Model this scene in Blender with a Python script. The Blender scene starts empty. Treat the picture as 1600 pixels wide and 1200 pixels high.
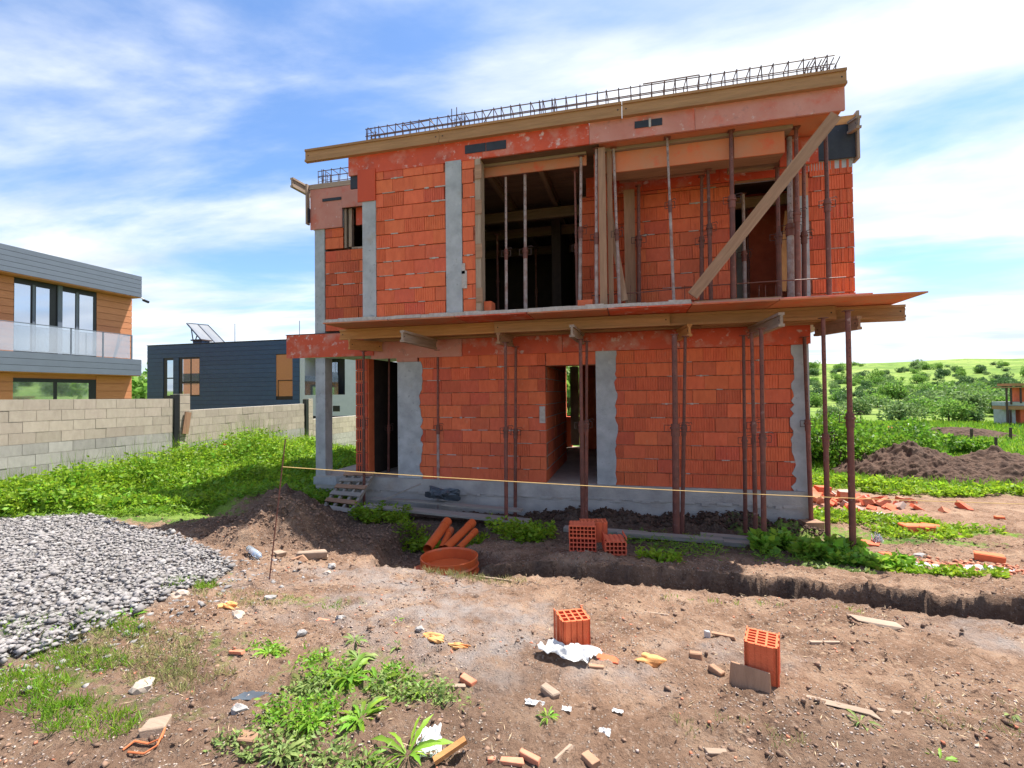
import bpy, math, random
import numpy as np
from mathutils import Vector, Matrix, Euler
random.seed(7); rng = np.random.default_rng(11)
sc = bpy.context.scene
COL = sc.collection

# ------------------------------------------------------------------ camera
FPX, PITCH, ROLL, YAW, EYE = 746.25, .01984, .0113, .239, 1.75
_s, _c = math.sin(YAW), math.cos(YAW)
Fv = np.array([-_s*math.cos(PITCH), _c*math.cos(PITCH), math.sin(PITCH)])
Rv = np.array([_c, _s, 0.0]); Uv = np.cross(Rv, Fv)
R2 = Rv*math.cos(ROLL)-Uv*math.sin(ROLL); U2 = Uv*math.cos(ROLL)+Rv*math.sin(ROLL)
CAM = np.array([0, 0, EYE])
cd = bpy.data.cameras.new('camera'); cam = bpy.data.objects.new('camera', cd); COL.objects.link(cam)
cd.sensor_fit = 'HORIZONTAL'; cd.sensor_width = 36; cd.lens = 36*FPX/1600
cd.clip_start = .05; cd.clip_end = 3000
m = Matrix.Identity(4)
for i in range(3):
    m[i][0] = R2[i]; m[i][1] = U2[i]; m[i][2] = -Fv[i]; m[i][3] = CAM[i]
cam.matrix_world = m
sc.camera = cam
sc.render.resolution_x = 1024; sc.render.resolution_y = 768

# ------------------------------------------------------------------ light
SUN = Vector((.31, .345, 1.0)).normalized()
EL = math.asin(SUN.z); AZ = math.atan2(SUN.x, SUN.y)
w = bpy.data.worlds.new('World'); sc.world = w; w.use_nodes = True
nt = w.node_tree; N = nt.nodes; L = nt.links; N.clear()
def nd(t, **k):
    n = N.new(t)
    for a, b in k.items(): setattr(n, a, b)
    return n
wo = nd('ShaderNodeOutputWorld'); bg = nd('ShaderNodeBackground'); bg.inputs[1].default_value = .10
sky = nd('ShaderNodeTexSky'); sky.sky_type = 'NISHITA'; sky.sun_disc = False
sky.sun_elevation = EL; sky.sun_rotation = AZ; sky.dust_density = .6; sky.ozone_density = 1.6; sky.air_density = 1.0
tc = nd('ShaderNodeTexCoord')
sp = nd('ShaderNodeSeparateXYZ'); L.new(tc.outputs['Generated'], sp.inputs[0])
def math_(op, a, b=None, clamp=False):
    n = nd('ShaderNodeMath', operation=op); n.use_clamp = clamp
    for i, v in enumerate((a, b)):
        if v is None: continue
        if isinstance(v, (int, float)): n.inputs[i].default_value = v
        else: L.new(v, n.inputs[i])
    return n.outputs[0]
zz = math_('ADD', math_('MAXIMUM', sp.outputs[2], 0.0), .10)
u = math_('DIVIDE', sp.outputs[0], zz); v = math_('DIVIDE', sp.outputs[1], zz)
cb = nd('ShaderNodeCombineXYZ'); L.new(u, cb.inputs[0]); L.new(v, cb.inputs[1])
mp = nd('ShaderNodeMapping'); mp.inputs['Rotation'].default_value = (0, 0, math.radians(24)); mp.inputs['Scale'].default_value = (.42, .85, 1); mp.inputs['Location'].default_value = (0.2, 2.5, 0)
L.new(cb.outputs[0], mp.inputs[0])
n1 = nd('ShaderNodeTexNoise'); n1.inputs['Scale'].default_value = 1.05; n1.inputs['Detail'].default_value = 9; n1.inputs['Roughness'].default_value = .56; n1.inputs['Distortion'].default_value = .35
L.new(mp.outputs[0], n1.inputs[0])
n2 = nd('ShaderNodeTexNoise'); n2.inputs['Scale'].default_value = .42; n2.inputs['Detail'].default_value = 4
L.new(mp.outputs[0], n2.inputs[0])
cov = math_('ADD', math_('ADD', .5, math_('MULTIPLY', math_('SUBTRACT', n1.outputs[0], .5), 2.0)), math_('MULTIPLY', math_('SUBTRACT', n2.outputs[0], .5), .70))
# a little more cloud to the right and near the horizon
cov = math_('ADD', cov, math_('MULTIPLY', sp.outputs[0], .14))
cov = math_('ADD', cov, math_('MULTIPLY', math_('SUBTRACT', 1.0, math_('MULTIPLY', math_('MAXIMUM', sp.outputs[2], 0.0), 2.6), True), .34))
rp = nd('ShaderNodeMapRange'); rp.inputs['From Min'].default_value = .27; rp.inputs['From Max'].default_value = .76; rp.interpolation_type = 'SMOOTHSTEP'
L.new(cov, rp.inputs[0])
mask = math_('MULTIPLY', rp.outputs[0], .94)
n3 = nd('ShaderNodeTexNoise'); n3.inputs['Scale'].default_value = 2.6; n3.inputs['Detail'].default_value = 6
L.new(mp.outputs[0], n3.inputs[0])
rc = nd('ShaderNodeValToRGB'); L.new(n3.outputs[0], rc.inputs[0])
rc.color_ramp.elements[0].position = .32; rc.color_ramp.elements[0].color = (2.1, 2.35, 2.75, 1)
rc.color_ramp.elements[1].position = .62; rc.color_ramp.elements[1].color = (3.4, 3.45, 3.55, 1)
tint = nd('ShaderNodeMix', data_type='RGBA', blend_type='MULTIPLY'); tint.inputs[0].default_value = 1
L.new(sky.outputs[0], tint.inputs[6]); tint.inputs[7].default_value = (.42, .51, .61, 1)
mx = nd('ShaderNodeMix', data_type='RGBA'); L.new(mask, mx.inputs[0]); L.new(tint.outputs[2], mx.inputs[6]); L.new(rc.outputs[0], mx.inputs[7])
L.new(mx.outputs[2], bg.inputs[0]); L.new(bg.outputs[0], wo.inputs[0])
sd = bpy.data.lights.new('sun', 'SUN'); sd.energy = 2.75; sd.angle = math.radians(.5); sd.color = (1, .95, .87)
sun = bpy.data.objects.new('sun', sd); COL.objects.link(sun); sun.rotation_euler = SUN.to_track_quat('Z', 'Y').to_euler()
sun.location = (10, 12, 30)
vs = sc.view_settings; vs.view_transform = 'Standard'; vs.look = 'None'; vs.exposure = 1.98; vs.gamma = 1; vs.use_curve_mapping = False

# ------------------------------------------------------------------ pixel -> place helpers (photo pixels, 1600 wide)
def ray(x, y): return Fv+(x-800)/FPX*R2-(y-600)/FPX*U2
def on(x, y, Y): d = ray(x, y); return Vector(CAM+d*(Y/d[1]))
def onx(x, y, X): d = ray(x, y); return Vector(CAM+d*(X/d[0]))
def onz(x, y, z): d = ray(x, y); return Vector(CAM+d*((z-EYE)/d[2]))

# ------------------------------------------------------------------ noise
TAB = np.random.default_rng(3).random((256, 256))
def vn(x, y):
    xi = np.floor(x).astype(int); yi = np.floor(y).astype(int); fx = x-xi; fy = y-yi
    fx = fx*fx*(3-2*fx); fy = fy*fy*(3-2*fy)
    a = TAB[xi % 256, yi % 256]; b = TAB[(xi+1) % 256, yi % 256]; c = TAB[xi % 256, (yi+1) % 256]; d = TAB[(xi+1) % 256, (yi+1) % 256]
    return (a*(1-fx)+b*fx)*(1-fy)+(c*(1-fx)+d*fx)*fy
def fbm(x, y, o=4, g=.5):
    t = 0; a = 1; n = 0
    for i in range(o):
        t = t+a*vn(x*2**i+17.3*i, y*2**i+5.1*i); n += a; a *= g
    return t/n
def sstep(a, b, x):
    t = np.clip((x-a)/(b-a), 0, 1); return t*t*(3-2*t)
def Hb(X, Y):
    """base height of the terrain, without mounds, trench and clods"""
    X = np.asarray(X, float); Y = np.asarray(Y, float)
    h = np.interp(Y, [0, 3.2, 5, 6.5, 8.5, 12, 60], [0, 0, -.18, -.4, -.58, -.6, -1.1])
    h = h*(1-.45*sstep(-4.5, -8, X)*(1-sstep(14, 30, Y)))
    D = np.hypot(X, Y)
    A = sstep(-.15, .25, X/np.maximum(D, 1))      # rise lies to the right of the site
    hill = (np.clip((D-55)/215, 0, 1)**1.25)*(16.0-1.2*sstep(60, 190, X)+.8*np.sin(X*.02+1)+.6*np.sin(Y*.025))+(fbm(X*.02, Y*.02, 3)-.5)*3.5*sstep(70, 160, D)
    low = sstep(60, 400, D)*6
    return h+hill*A+low*(1-A)
def gnd(px, py, off=0.0):
    d = ray(px, py); t0, t = .5, .5
    p = CAM
    while t < 900:
        p = CAM+d*t
        if p[2] < Hb(p[0], p[1])+off: break
        t0 = t; t *= 1.03
    for _ in range(24):
        mth = (t0+t)/2; p = CAM+d*mth
        if p[2] < Hb(p[0], p[1])+off: t = mth
        else: t0 = mth
    return Vector(p)

# ------------------------------------------------------------------ materials
def ramp(nt, fac, stops):
    r = nt.nodes.new('ShaderNodeValToRGB'); e = r.color_ramp.elements
    while len(e) < len(stops): e.new(.5)
    for i, (p, c) in enumerate(stops): e[i].position = p; e[i].color = (*c, 1)
    nt.links.new(fac, r.inputs[0]); return r.outputs[0]
def M(name, c1, c2=None, scale=6, rough=.85, bump=0, bscale=40, rnd=0, hue=0, stretch=None, detail=6, contrast=(.35, .65), spots=None, metal=0, trans=0, island=0, spec=.35, distort=0, coord='Object'):
    mt = bpy.data.materials.new(name); mt.use_nodes = True; t = mt.node_tree; n = t.nodes; l = t.links
    b = n['Principled BSDF']; b.inputs['Roughness'].default_value = rough; b.inputs['Metallic'].default_value = metal
    b.inputs['Specular IOR Level'].default_value = spec
    tcn = n.new('ShaderNodeTexCoord'); oi = n.new('ShaderNodeObjectInfo')
    mpn = n.new('ShaderNodeMapping'); l.new(tcn.outputs[coord], mpn.inputs[0])
    if stretch: mpn.inputs['Scale'].default_value = stretch
    col = None
    def noise(s, w_=1, d=detail):
        x = n.new('ShaderNodeTexNoise'); x.noise_dimensions = '4D'; x.inputs['Scale'].default_value = s; x.inputs['Detail'].default_value = d; x.inputs['Roughness'].default_value = .6
        x.inputs['Distortion'].default_value = distort
        mm = n.new('ShaderNodeMath'); mm.operation = 'MULTIPLY'; mm.inputs[1].default_value = 37*w_; l.new(oi.outputs['Random'], mm.inputs[0]); l.new(mm.outputs[0], x.inputs['W'])
        l.new(mpn.outputs[0], x.inputs[0]); return x.outputs[0]
    if c2 is None: c2 = tuple(v*.8 for v in c1)
    col = ramp(t, noise(scale), [(contrast[0], c2), (contrast[1], c1)])
    if spots:                                   # (colour, scale, lo, hi)
        for (c3, s3, lo, hi) in spots:
            f = n.new('ShaderNodeMapRange'); f.inputs['From Min'].default_value = lo; f.inputs['From Max'].default_value = hi
            l.new(noise(s3, 2), f.inputs[0])
            mxn = n.new('ShaderNodeMix'); mxn.data_type = 'RGBA'; l.new(f.outputs[0], mxn.inputs[0]); l.new(col, mxn.inputs[6]); mxn.inputs[7].default_value = (*c3, 1); col = mxn.outputs[2]
    if rnd or island or hue:
        hs = n.new('ShaderNodeHueSaturation'); l.new(col, hs.inputs['Color'])
        src = oi.outputs['Random']
        if island:
            g = n.new('ShaderNodeNewGeometry'); src = g.outputs['Random Per Island']
        mr = n.new('ShaderNodeMapRange'); a = island or rnd; mr.inputs['To Min'].default_value = 1-a; mr.inputs['To Max'].default_value = 1+a; l.new(src, mr.inputs[0]); l.new(mr.outputs[0], hs.inputs['Value'])
        if hue:
            m5 = n.new('ShaderNodeMath'); m5.operation = 'MULTIPLY'; m5.inputs[1].default_value = 7.31; l.new(src, m5.inputs[0])
            m6 = n.new('ShaderNodeMath'); m6.operation = 'FRACT'; l.new(m5.outputs[0], m6.inputs[0])
            m7 = n.new('ShaderNodeMapRange'); m7.inputs['To Min'].default_value = .5-hue; m7.inputs['To Max'].default_value = .5+hue; l.new(m6.outputs[0], m7.inputs[0]); l.new(m7.outputs[0], hs.inputs['Hue'])
        col = hs.outputs[0]
    l.new(col, b.inputs['Base Color'])
    if bump:
        bn = n.new('ShaderNodeBump'); bn.inputs['Strength'].default_value = bump; bn.inputs['Distance'].default_value = .02; l.new(noise(bscale, 3), bn.inputs['Height']); l.new(bn.outputs[0], b.inputs['Normal'])
    if trans:
        tr = n.new('ShaderNodeBsdfTranslucent'); l.new(col, tr.inputs[0]); ms = n.new('ShaderNodeMixShader'); ms.inputs[0].default_value = trans
        l.new(b.outputs[0], ms.inputs[1]); l.new(tr.outputs[0], ms.inputs[2]); l.new(ms.outputs[0], n['Material Output'].inputs[0])
    return mt
def woodset(name, c1, c2, rnd=.12, spots=None):
    return {a: M(name+'_'+a, c1, c2, scale=3, rough=.8, bump=.25, bscale=9, rnd=rnd, stretch=st, contrast=(.3, .7), spots=spots, distort=.6)
            for a, st in (('x', (.8, 9, 9)), ('y', (9, .8, 9)), ('z', (9, 9, .8)))}
DUST = (.42, .36, .32)
mt_brick = M('clay_brick', (.72, .160, .068), (.62, .125, .052), scale=5, bump=.3, bscale=60, rnd=.08, hue=.003, spots=[((.60, .25, .15), 9, .60, .85), ((.62, .40, .32), 13, .68, .76), ((.40, .08, .04), 3, .62, .8)])
mt_brickd = M('clay_brick_dark', (.64, .135, .066), (.54, .105, .052), scale=7, bump=.3, bscale=60, rnd=.12, hue=.004, spots=[((.5, .25, .17), 12, .6, .8)])
mt_mortar = M('mortar', (.46, .22, .15), (.30, .085, .05), scale=16, bump=.5, bscale=50, contrast=(.42, .58))
mt_lime = M('pale_mortar', (.50, .45, .42), (.38, .32, .29), scale=20, bump=.4, bscale=60)
mt_conc = M('concrete', (.44, .45, .47), (.31, .32, .335), scale=4, bump=.3, bscale=45, spots=[((.27, .28, .29), 14, .60, .68), ((.56, .56, .56), 5, .62, .8), ((.33, .30, .27), 2.2, .58, .75)])
mt_plinth = M('plinth_concrete', (.47, .44, .41), (.31, .29, .275), scale=2.2, bump=.5, bscale=30, spots=[((.25, .235, .22), 7, .64, .72), ((.33, .27, .22), 1.6, .60, .8)])
mt_floor = M('dusty_floor', (.48, .38, .31), (.36, .28, .23), scale=3, bump=.3)
mt_red = M('red_film_plywood', (.62, .09, .035), (.50, .07, .03), scale=1.6, rough=.62, bump=.1, bscale=20, rnd=.08, spots=[((.55, .26, .20), 3.2, .50, .72), ((.62, .44, .40), 9, .58, .70), ((.30, .055, .035), 2.3, .58, .8), ((.25, .06, .045), 16, .68, .74)])
mt_redpink = M('pale_worn_red_plywood', (.55, .25, .20), (.48, .18, .135), scale=2.0, rough=.7, bump=.12, bscale=24, rnd=.08, spots=[((.56, .10, .05), 2.4, .54, .74), ((.28, .15, .13), 5, .58, .74), ((.58, .42, .38), 12, .62, .72)])
mt_redclean = M('clean_orange_plywood', (.56, .075, .018), (.50, .062, .016), scale=1.2, rough=.5)
mt_redsoft = M('orange_tan_plywood', (.55, .165, .07), (.46, .20, .11), scale=2.6, rough=.7, bump=.12, bscale=22, rnd=.1, spots=[((.62, .10, .04), 3.6, .56, .7)])
mt_black = M('black_film_plywood', (.022, .026, .036), (.035, .04, .052), scale=7, rough=.6, spots=[((.16, .19, .24), 10, .62, .8)])
yw = woodset('yellow_timber', (.42, .225, .105), (.29, .15, .068), spots=[((.22, .12, .04), 2.0, .66, .75)])
gw = woodset('weathered_timber', (.38, .28, .21), (.25, .18, .13))
gr = woodset('grey_plank', (.33, .30, .26), (.22, .19, .165))
ow = woodset('orange_timber', (.55, .27, .10), (.42, .18, .06))
bw = woodset('brown_timber', (.39, .225, .14), (.26, .145, .088))
mt_rust = M('rusty_prop_steel', (.20, .062, .042), (.12, .04, .03), scale=9, rough=.62, bump=.2, bscale=80, rnd=.22, spots=[((.34, .22, .19), 14, .60, .74)], metal=.0, spec=.5)
mt_rustpale = M('cement_splashed_steel', (.40, .34, .33), (.25, .14, .12), scale=10, rough=.7, bump=.3, bscale=60, rnd=.1)
mt_dsteel = M('dark_steel', (.05, .03, .028), (.09, .05, .04), scale=20, rough=.6)
mt_rebar = M('rebar_steel', (.055, .045, .05), (.13, .06, .04), scale=15, rough=.6)
mt_block = M('concrete_block', (.42, .365, .30), (.35, .30, .245), scale=5, bump=.3, bscale=70, rnd=.12, hue=.006)
mt_blockg = M('grey_concrete_block', (.36, .345, .32), (.29, .28, .26), scale=5, bump=.3, bscale=70, rnd=.15)
mt_bmortar = M('wall_mortar', (.55, .50, .44), (.32, .29, .25), scale=20, bump=.4)
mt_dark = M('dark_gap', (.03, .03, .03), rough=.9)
mt_dim = M('shade_dark_interior', (.055, .035, .028), (.035, .024, .02), rough=.95)  # inner walls: the shade of the rooms is put into their colour
dw = woodset('shade_dark_timber', (.17, .10, .06), (.10, .06, .035))  # indoor soffit and joists, darkened so the colour carries the shade
mt_slate = M('slate_grey_cladding', (.115, .137, .185), (.105, .125, .168), scale=3, rough=.5, rnd=.04)
mt_navy = M('navy_cladding', (.040, .082, .175), (.034, .070, .155), scale=3, rough=.5, rnd=.05)
mt_white = M('pale_render', (.56, .56, .64), (.51, .515, .59), scale=4, rough=.8)
mt_timber = M('orange_timber_cladding', (.52, .215, .105), (.44, .17, .08), scale=3, rough=.6, stretch=(9, 1, 9), rnd=.05)
mt_frame = M('dark_window_frame', (.02, .022, .026), rough=.4)
mt_soil = M('mound_soil', (.115, .066, .044), (.065, .038, .027), scale=7, rough=.95, bump=.8, bscale=30, spots=[((.045, .03, .022), 4, .55, .72)])
mt_clod = M('soil_clods', (.235, .15, .105), (.175, .108, .075), scale=6, rough=.95, island=.35, bump=.4, bscale=40)
mt_stone = M('gravel_stone', (.29, .272, .265), (.22, .205, .20), scale=9, rough=.9, island=.30, hue=.03, bump=.4, bscale=60)
mt_pebble = M('pale_pebbles', (.40, .34, .30), (.28, .20, .16), scale=4, rough=.85, island=.35, hue=.02)
mt_crumb = M('brick_crumbs', (.48, .15, .08), (.46, .22, .14), scale=12, rough=.9, island=.2)
mt_pipe = M('orange_pvc', (.62, .12, .03), (.52, .09, .025), scale=3, rough=.42, spots=[((.35, .16, .09), 5, .6, .75)], spec=.5)
mt_straw = M('straw', (.44, .34, .22), (.28, .19, .12), scale=3, rough=.8, island=.35)
mt_foam = M('yellow_foam', (.62, .36, .14), (.56, .20, .06), scale=9, rough=.8, bump=.5, bscale=30)
mt_plastic = M('white_plastic', (.58, .58, .58), (.50, .50, .51), scale=8, rough=.35, bump=.4, bscale=12, trans=.15)
mt_bluebag = M('grey_blue_bag', (.09, .11, .13), (.05, .06, .075), scale=6, rough=.5, bump=.5, bscale=14)
mt_string = M('yellow_string', (.80, .55, .22), rough=.8)
mt_cord = M('orange_cord', (.55, .16, .06), rough=.7)
mt_leaf = M('weed_leaf', (.34, .50, .035), (.16, .28, .016), scale=1.1, rough=.5, island=.35, hue=.02, trans=.55)
mt_leaf2 = M('broad_leaf', (.25, .44, .05), (.19, .36, .03), scale=12, rough=.5, island=.35, hue=.025, trans=.5)
mt_leafd = M('bramble_leaf', (.17, .32, .03), (.10, .22, .018), scale=1.2, rough=.5, island=.35, hue=.02, trans=.5)
mt_leaf3 = M('grey_green_leaf', (.24, .32, .10), (.18, .26, .06), scale=8, rough=.6, island=.25, hue=.02, trans=.35)
mt_grass = M('grass_blade', (.22, .36, .03), (.15, .30, .02), scale=2, rough=.55, island=.28, hue=.025, trans=.45)
mt_dry = M('dry_grass_blade', (.36, .32, .14), (.24, .26, .09), scale=3, rough=.7, island=.3, hue=.02, trans=.35)
mt_bush = M('bush_leaf', (.21, .36, .07), (.14, .27, .045), scale=.5, rough=.6, island=.30, rnd=0, hue=.015, trans=.45)
mt_bushd = M('dark_bush_leaf', (.095, .18, .06), (.065, .14, .04), scale=.5, rough=.6, island=.3, hue=.012, trans=.25)
mt_bushp = M('pale_bush_leaf', (.21, .31, .11), (.15, .25, .075), scale=.5, rough=.6, island=.25, hue=.012, trans=.35)
mt_bark = M('bark', (.10, .075, .05), (.06, .045, .03), scale=12, bump=.4)
mt_poppy = M('poppy_red', (.72, .06, .01), rough=.6, trans=.3)
def glass(name, c, met, rough=.03):
    mt = bpy.data.materials.new(name); mt.use_nodes = True; b = mt.node_tree.nodes['Principled BSDF']
    b.inputs['Base Color'].default_value = (*c, 1); b.inputs['Metallic'].default_value = met; b.inputs['Roughness'].default_value = rough; return mt
mt_glass = glass('window_glass', (.55, .60, .68), .85)
def sheet_glass():
    mt = bpy.data.materials.new('railing_glass'); mt.use_nodes = True; t = mt.node_tree; n = t.nodes
    tr = n.new('ShaderNodeBsdfTransparent'); tr.inputs[0].default_value = (.80, .84, .86, 1); g = n.new('ShaderNodeBsdfGlossy'); g.inputs[1].default_value = .05; g.inputs[0].default_value = (.8, .85, .9, 1)
    ms = n.new('ShaderNodeMixShader'); ms.inputs[0].default_value = .34; t.links.new(tr.outputs[0], ms.inputs[1]); t.links.new(g.outputs[0], ms.inputs[2]); t.links.new(ms.outputs[0], n['Material Output'].inputs[0]); return mt
mt_rglass = sheet_glass()
def clearplastic():
    mt = bpy.data.materials.new('clear_plastic'); mt.use_nodes = True; b = mt.node_tree.nodes['Principled BSDF']
    b.inputs['Base Color'].default_value = (.75, .85, .95, 1); b.inputs['Transmission Weight'].default_value = .7; b.inputs['Roughness'].default_value = .15; return mt
mt_clear = clearplastic()
mt_lamp = M('lamp_disc', (.75, .72, .66), rough=.4)

# ------------------------------------------------------------------ mesh helpers
def root_loc(p):
    while p and p.parent: p = p.parent
    return Vector(p.location) if p else None
def link(name, me, parent=None, loc=None):
    o = bpy.data.objects.new(name, me); COL.objects.link(o)
    if parent: o.parent = parent
    if loc is not None: o.location = loc
    return o
def tag(o, label=None, cat=None, group=None, kind=None):
    if label: o['label'] = label
    if cat: o['category'] = cat
    if group: o['group'] = group
    if kind: o['kind'] = kind
    return o
def thing(name, loc, label, cat, group=None):
    o = bpy.data.objects.new(name, None); COL.objects.link(o); o.location = loc; o.empty_display_size = .1
    return tag(o, label, cat, group)
class MB:
    def __init__(s): s.v = []; s.f = []
    def add(s, vs, fs):
        k = len(s.v); s.v += [Vector(a) for a in vs]; s.f += [tuple(i+k for i in q) for q in fs]; return s
    def box(s, x0, x1, y0, y1, z0, z1, M_=None):
        vs = [Vector((x, y, z)) for z in (z0, z1) for y in (y0, y1) for x in (x0, x1)]
        if M_ is not None: vs = [M_ @ q for q in vs]
        return s.add(vs, [(0, 2, 3, 1), (4, 5, 7, 6), (0, 1, 5, 4), (2, 6, 7, 3), (0, 4, 6, 2), (1, 3, 7, 5)])
    def bar(s, a, b, wd, ht, up=(0, 0, 1)):
        """rectangular bar from a to b; wd sideways, ht along up"""
        a = Vector(a); b = Vector(b); d = (b-a).normalized(); up = Vector(up); sd_ = d.cross(up).normalized(); up = sd_.cross(d)
        vs = [q+sd_*i*wd/2+up*j*ht/2 for q in (a, b) for j in (-1, 1) for i in (-1, 1)]
        return s.add(vs, [(0, 2, 3, 1), (4, 5, 7, 6), (0, 1, 5, 4), (2, 6, 7, 3), (0, 4, 6, 2), (1, 3, 7, 5)])
    def tube(s, a, b, r, n=8, r2=None, caps=True):
        a = Vector(a); b = Vector(b); d = (b-a).normalized(); r2 = r if r2 is None else r2
        x = d.orthogonal().normalized(); y = d.cross(x); k = len(s.v)
        for q, rr in ((a, r), (b, r2)):
            for i in range(n):
                t = 2*math.pi*i/n; s.v.append(q+(x*math.cos(t)+y*math.sin(t))*rr)
        for i in range(n): j = (i+1) % n; s.f.append((k+i, k+j, k+n+j, k+n+i))
        if caps: s.f.append(tuple(k+n-1-i for i in range(n))); s.f.append(tuple(k+n+i for i in range(n)))
        return s
    def path(s, pts, r, n=6):
        for a, b in zip(pts[:-1], pts[1:]): s.tube(a, b, r, n)
        return s
    def build(s, name, mat, parent=None, smooth=False, origin=None):
        if parent: off = root_loc(parent)
        elif origin is not None: off = Vector(origin)
        else:
            mn = Vector([min(q[i] for q in s.v) for i in range(3)]); mxx = Vector([max(q[i] for q in s.v) for i in range(3)])
            off = Vector(((mn.x+mxx.x)/2, (mn.y+mxx.y)/2, mn.z))
        me = bpy.data.meshes.new(name); me.from_pydata([q-off for q in s.v], [], s.f); me.materials.append(mat); me.update()
        if smooth: me.shade_smooth()
        return link(name, me, parent, None if parent else off)
def fast(name, V, Q, mat, k=4, smooth=False, off=(0, 0, 0), parent=None):
    V = np.asarray(V, np.float32)-np.asarray(off, np.float32); Q = np.asarray(Q, np.int32)
    me = bpy.data.meshes.new(name); me.vertices.add(len(V)); me.vertices.foreach_set('co', V.ravel())
    me.loops.add(Q.size); me.loops.foreach_set('vertex_index', Q.ravel())
    me.polygons.add(len(Q)); me.polygons.foreach_set('loop_start', np.arange(0, Q.size, k, dtype=np.int32)); 
    me.update(calc_edges=True); me.materials.append(mat)
    if smooth: me.shade_smooth()
    return link(name, me, parent, None if parent else off)
def leaves(P, D, S, ln, wd):
    """diamond leaves: base P, direction D, side S"""
    n = len(P); ln = np.asarray(ln).reshape(-1, 1); wd = np.asarray(wd).reshape(-1, 1)
    V = np.stack([P, P+D*ln*.5+S*wd*.5, P+D*ln, P+D*ln*.5-S*wd*.5], 1).reshape(-1, 3)
    return V, np.arange(4*n).reshape(-1, 4)
def unit(a): return a/np.maximum(np.linalg.norm(a, axis=1, keepdims=True), 1e-6)
def rdirs(n, zmin=-1, zmax=1, r=rng):
    z = r.uniform(zmin, zmax, n); t = r.uniform(0, 2*np.pi, n); q = np.sqrt(1-z*z); return np.stack([q*np.cos(t), q*np.sin(t), z], 1)

YL, YP = 9.0, 7.7
def X_(px, Y=YL, py=600): return on(px, py, Y).x

# ================================================================== THE SETTING
# trench, pit and mound shapes
TR = [gnd(x, y) for x, y in ((600, 884), (700, 898), (830, 897), (1000, 917), (1200, 932), (1400, 953), (1600, 972), (1900, 1005))]
TRc = np.array([(p.x, p.y+.27) for p in TR])
def seg_dist(X, Y, P):
    best = np.full(X.shape, 1e9)
    for a, b in zip(P[:-1], P[1:]):
        d = b-a; t = np.clip(((X-a[0])*d[0]+(Y-a[1])*d[1])/(d@d), 0, 1)
        best = np.minimum(best, np.hypot(X-a[0]-t*d[0], Y-a[1]-t*d[1]))
    return best
def ell(X, Y, c, rx, ry, rot=0):
    dx = X-c[0]; dy = Y-c[1]; cr, sr = math.cos(rot), math.sin(rot)
    return np.hypot((dx*cr+dy*sr)/rx, (-dx*sr+dy*cr)/ry)
M1 = gnd(420, 848); M1b = gnd(425, 812); M2 = gnd(335, 838)
RING = gnd(702, 872)
def relief(X, Y):
    h = np.zeros_like(X)
    n1 = fbm(X*3.1, Y*3.1, 3); n2 = fbm(X*11, Y*11, 3)
    # dirt mound left
    def bump(c, rx, ry, ht, rot=0, pw=1.3):
        e = ell(X, Y, c, rx, ry, rot)+(n1-.5)*.55
        return ht*np.clip(1-e, 0, 1)**pw
    mnd = np.maximum(bump((M1.x+.12, M1.y+.12), 1.20, .90, .62), bump((M1b.x-.1, M1b.y+.40), 1.45, .95, .56))
    mnd = np.maximum(mnd, bump((M2.x, M2.y+.35), 1.2, .8, .22))
    h += mnd*(1+(n2-.5)*.35)+sstep(0, .15, mnd)*(fbm(X*7, Y*7, 3)-.5)*.09
    # dirt along the plinth
    b = sstep(8.98, 8.85, Y)*sstep(8.15, 8.75, Y+(n1-.5)*.5)*sstep(-2.2, -1.0, X)*sstep(3.4, 2.4, X)
    h += b*(.05+.22*n2*n1*2)
    # trench
    wv = seg_dist(X, Y, TRc)+(fbm(X*5, Y*5, 3)-.5)*.16
    inside = sstep(.265, .20, wv)*sstep(-3.2, -2.6, X)
    h -= inside*(.50+(n2-.5)*.12)
    # spoil lip on the far side
    lip = sstep(.75, .35, np.abs(wv-.5))*(Y > np.interp(X, TRc[:, 0], TRc[:, 1]))*sstep(-1.5, -.5, X)
    h += lip*.07*n1*2
    # pit around the manhole ring and under the pipes
    e = ell(X, Y, (RING.x-.25, RING.y+.15), .78, .62)+(n1-.5)*.3
    h -= sstep(1.1, .85, e)*.42
    e = ell(X, Y, (RING.x-.75, RING.y+1.35), .75, 1.25)+(n1-.5)*.4
    h -= sstep(1.1, .8, e)*.30
    return h
SITE = lambda X, Y: sstep(-16, -11, X)*sstep(16, 11, X)*sstep(-6, -2, Y)*sstep(17, 13, Y)
def Hfull(X, Y):
    X = np.asarray(X, float); Y = np.asarray(Y, float)
    h = Hb(X, Y)+relief(X, Y)
    cl = (fbm(X*1.3, Y*1.3, 3)-.5)*.08+(fbm(X*6, Y*6, 3)-.5)*.035+np.clip(fbm(X*19, Y*19, 2)-.52, 0, 1)*.10+(fbm(X*15+9, Y*15, 3, .7)-.5)*.035
    return h+cl*SITE(X, Y)*(1-.65*G_mask(X, Y))
GRV = np.array([(p.x, p.y) for p in [gnd(a, b) for a, b in ((-260, 800), (0, 806), (100, 801), (190, 826), (290, 850), (345, 885), (330, 905), (215, 955), (60, 1015), (-60, 1040), (-300, 1040))]])
def in_poly(X, Y, P):
    r = np.zeros(X.shape, bool); j = len(P)-1
    for i in range(len(P)):
        c = ((P[i, 1] > Y) != (P[j, 1] > Y)) & (X < (P[j, 0]-P[i, 0])*(Y-P[i, 1])/(P[j, 1]-P[i, 1]+1e-9)+P[i, 0]); r ^= c; j = i
    return r
GC = GRV.mean(0)
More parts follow.
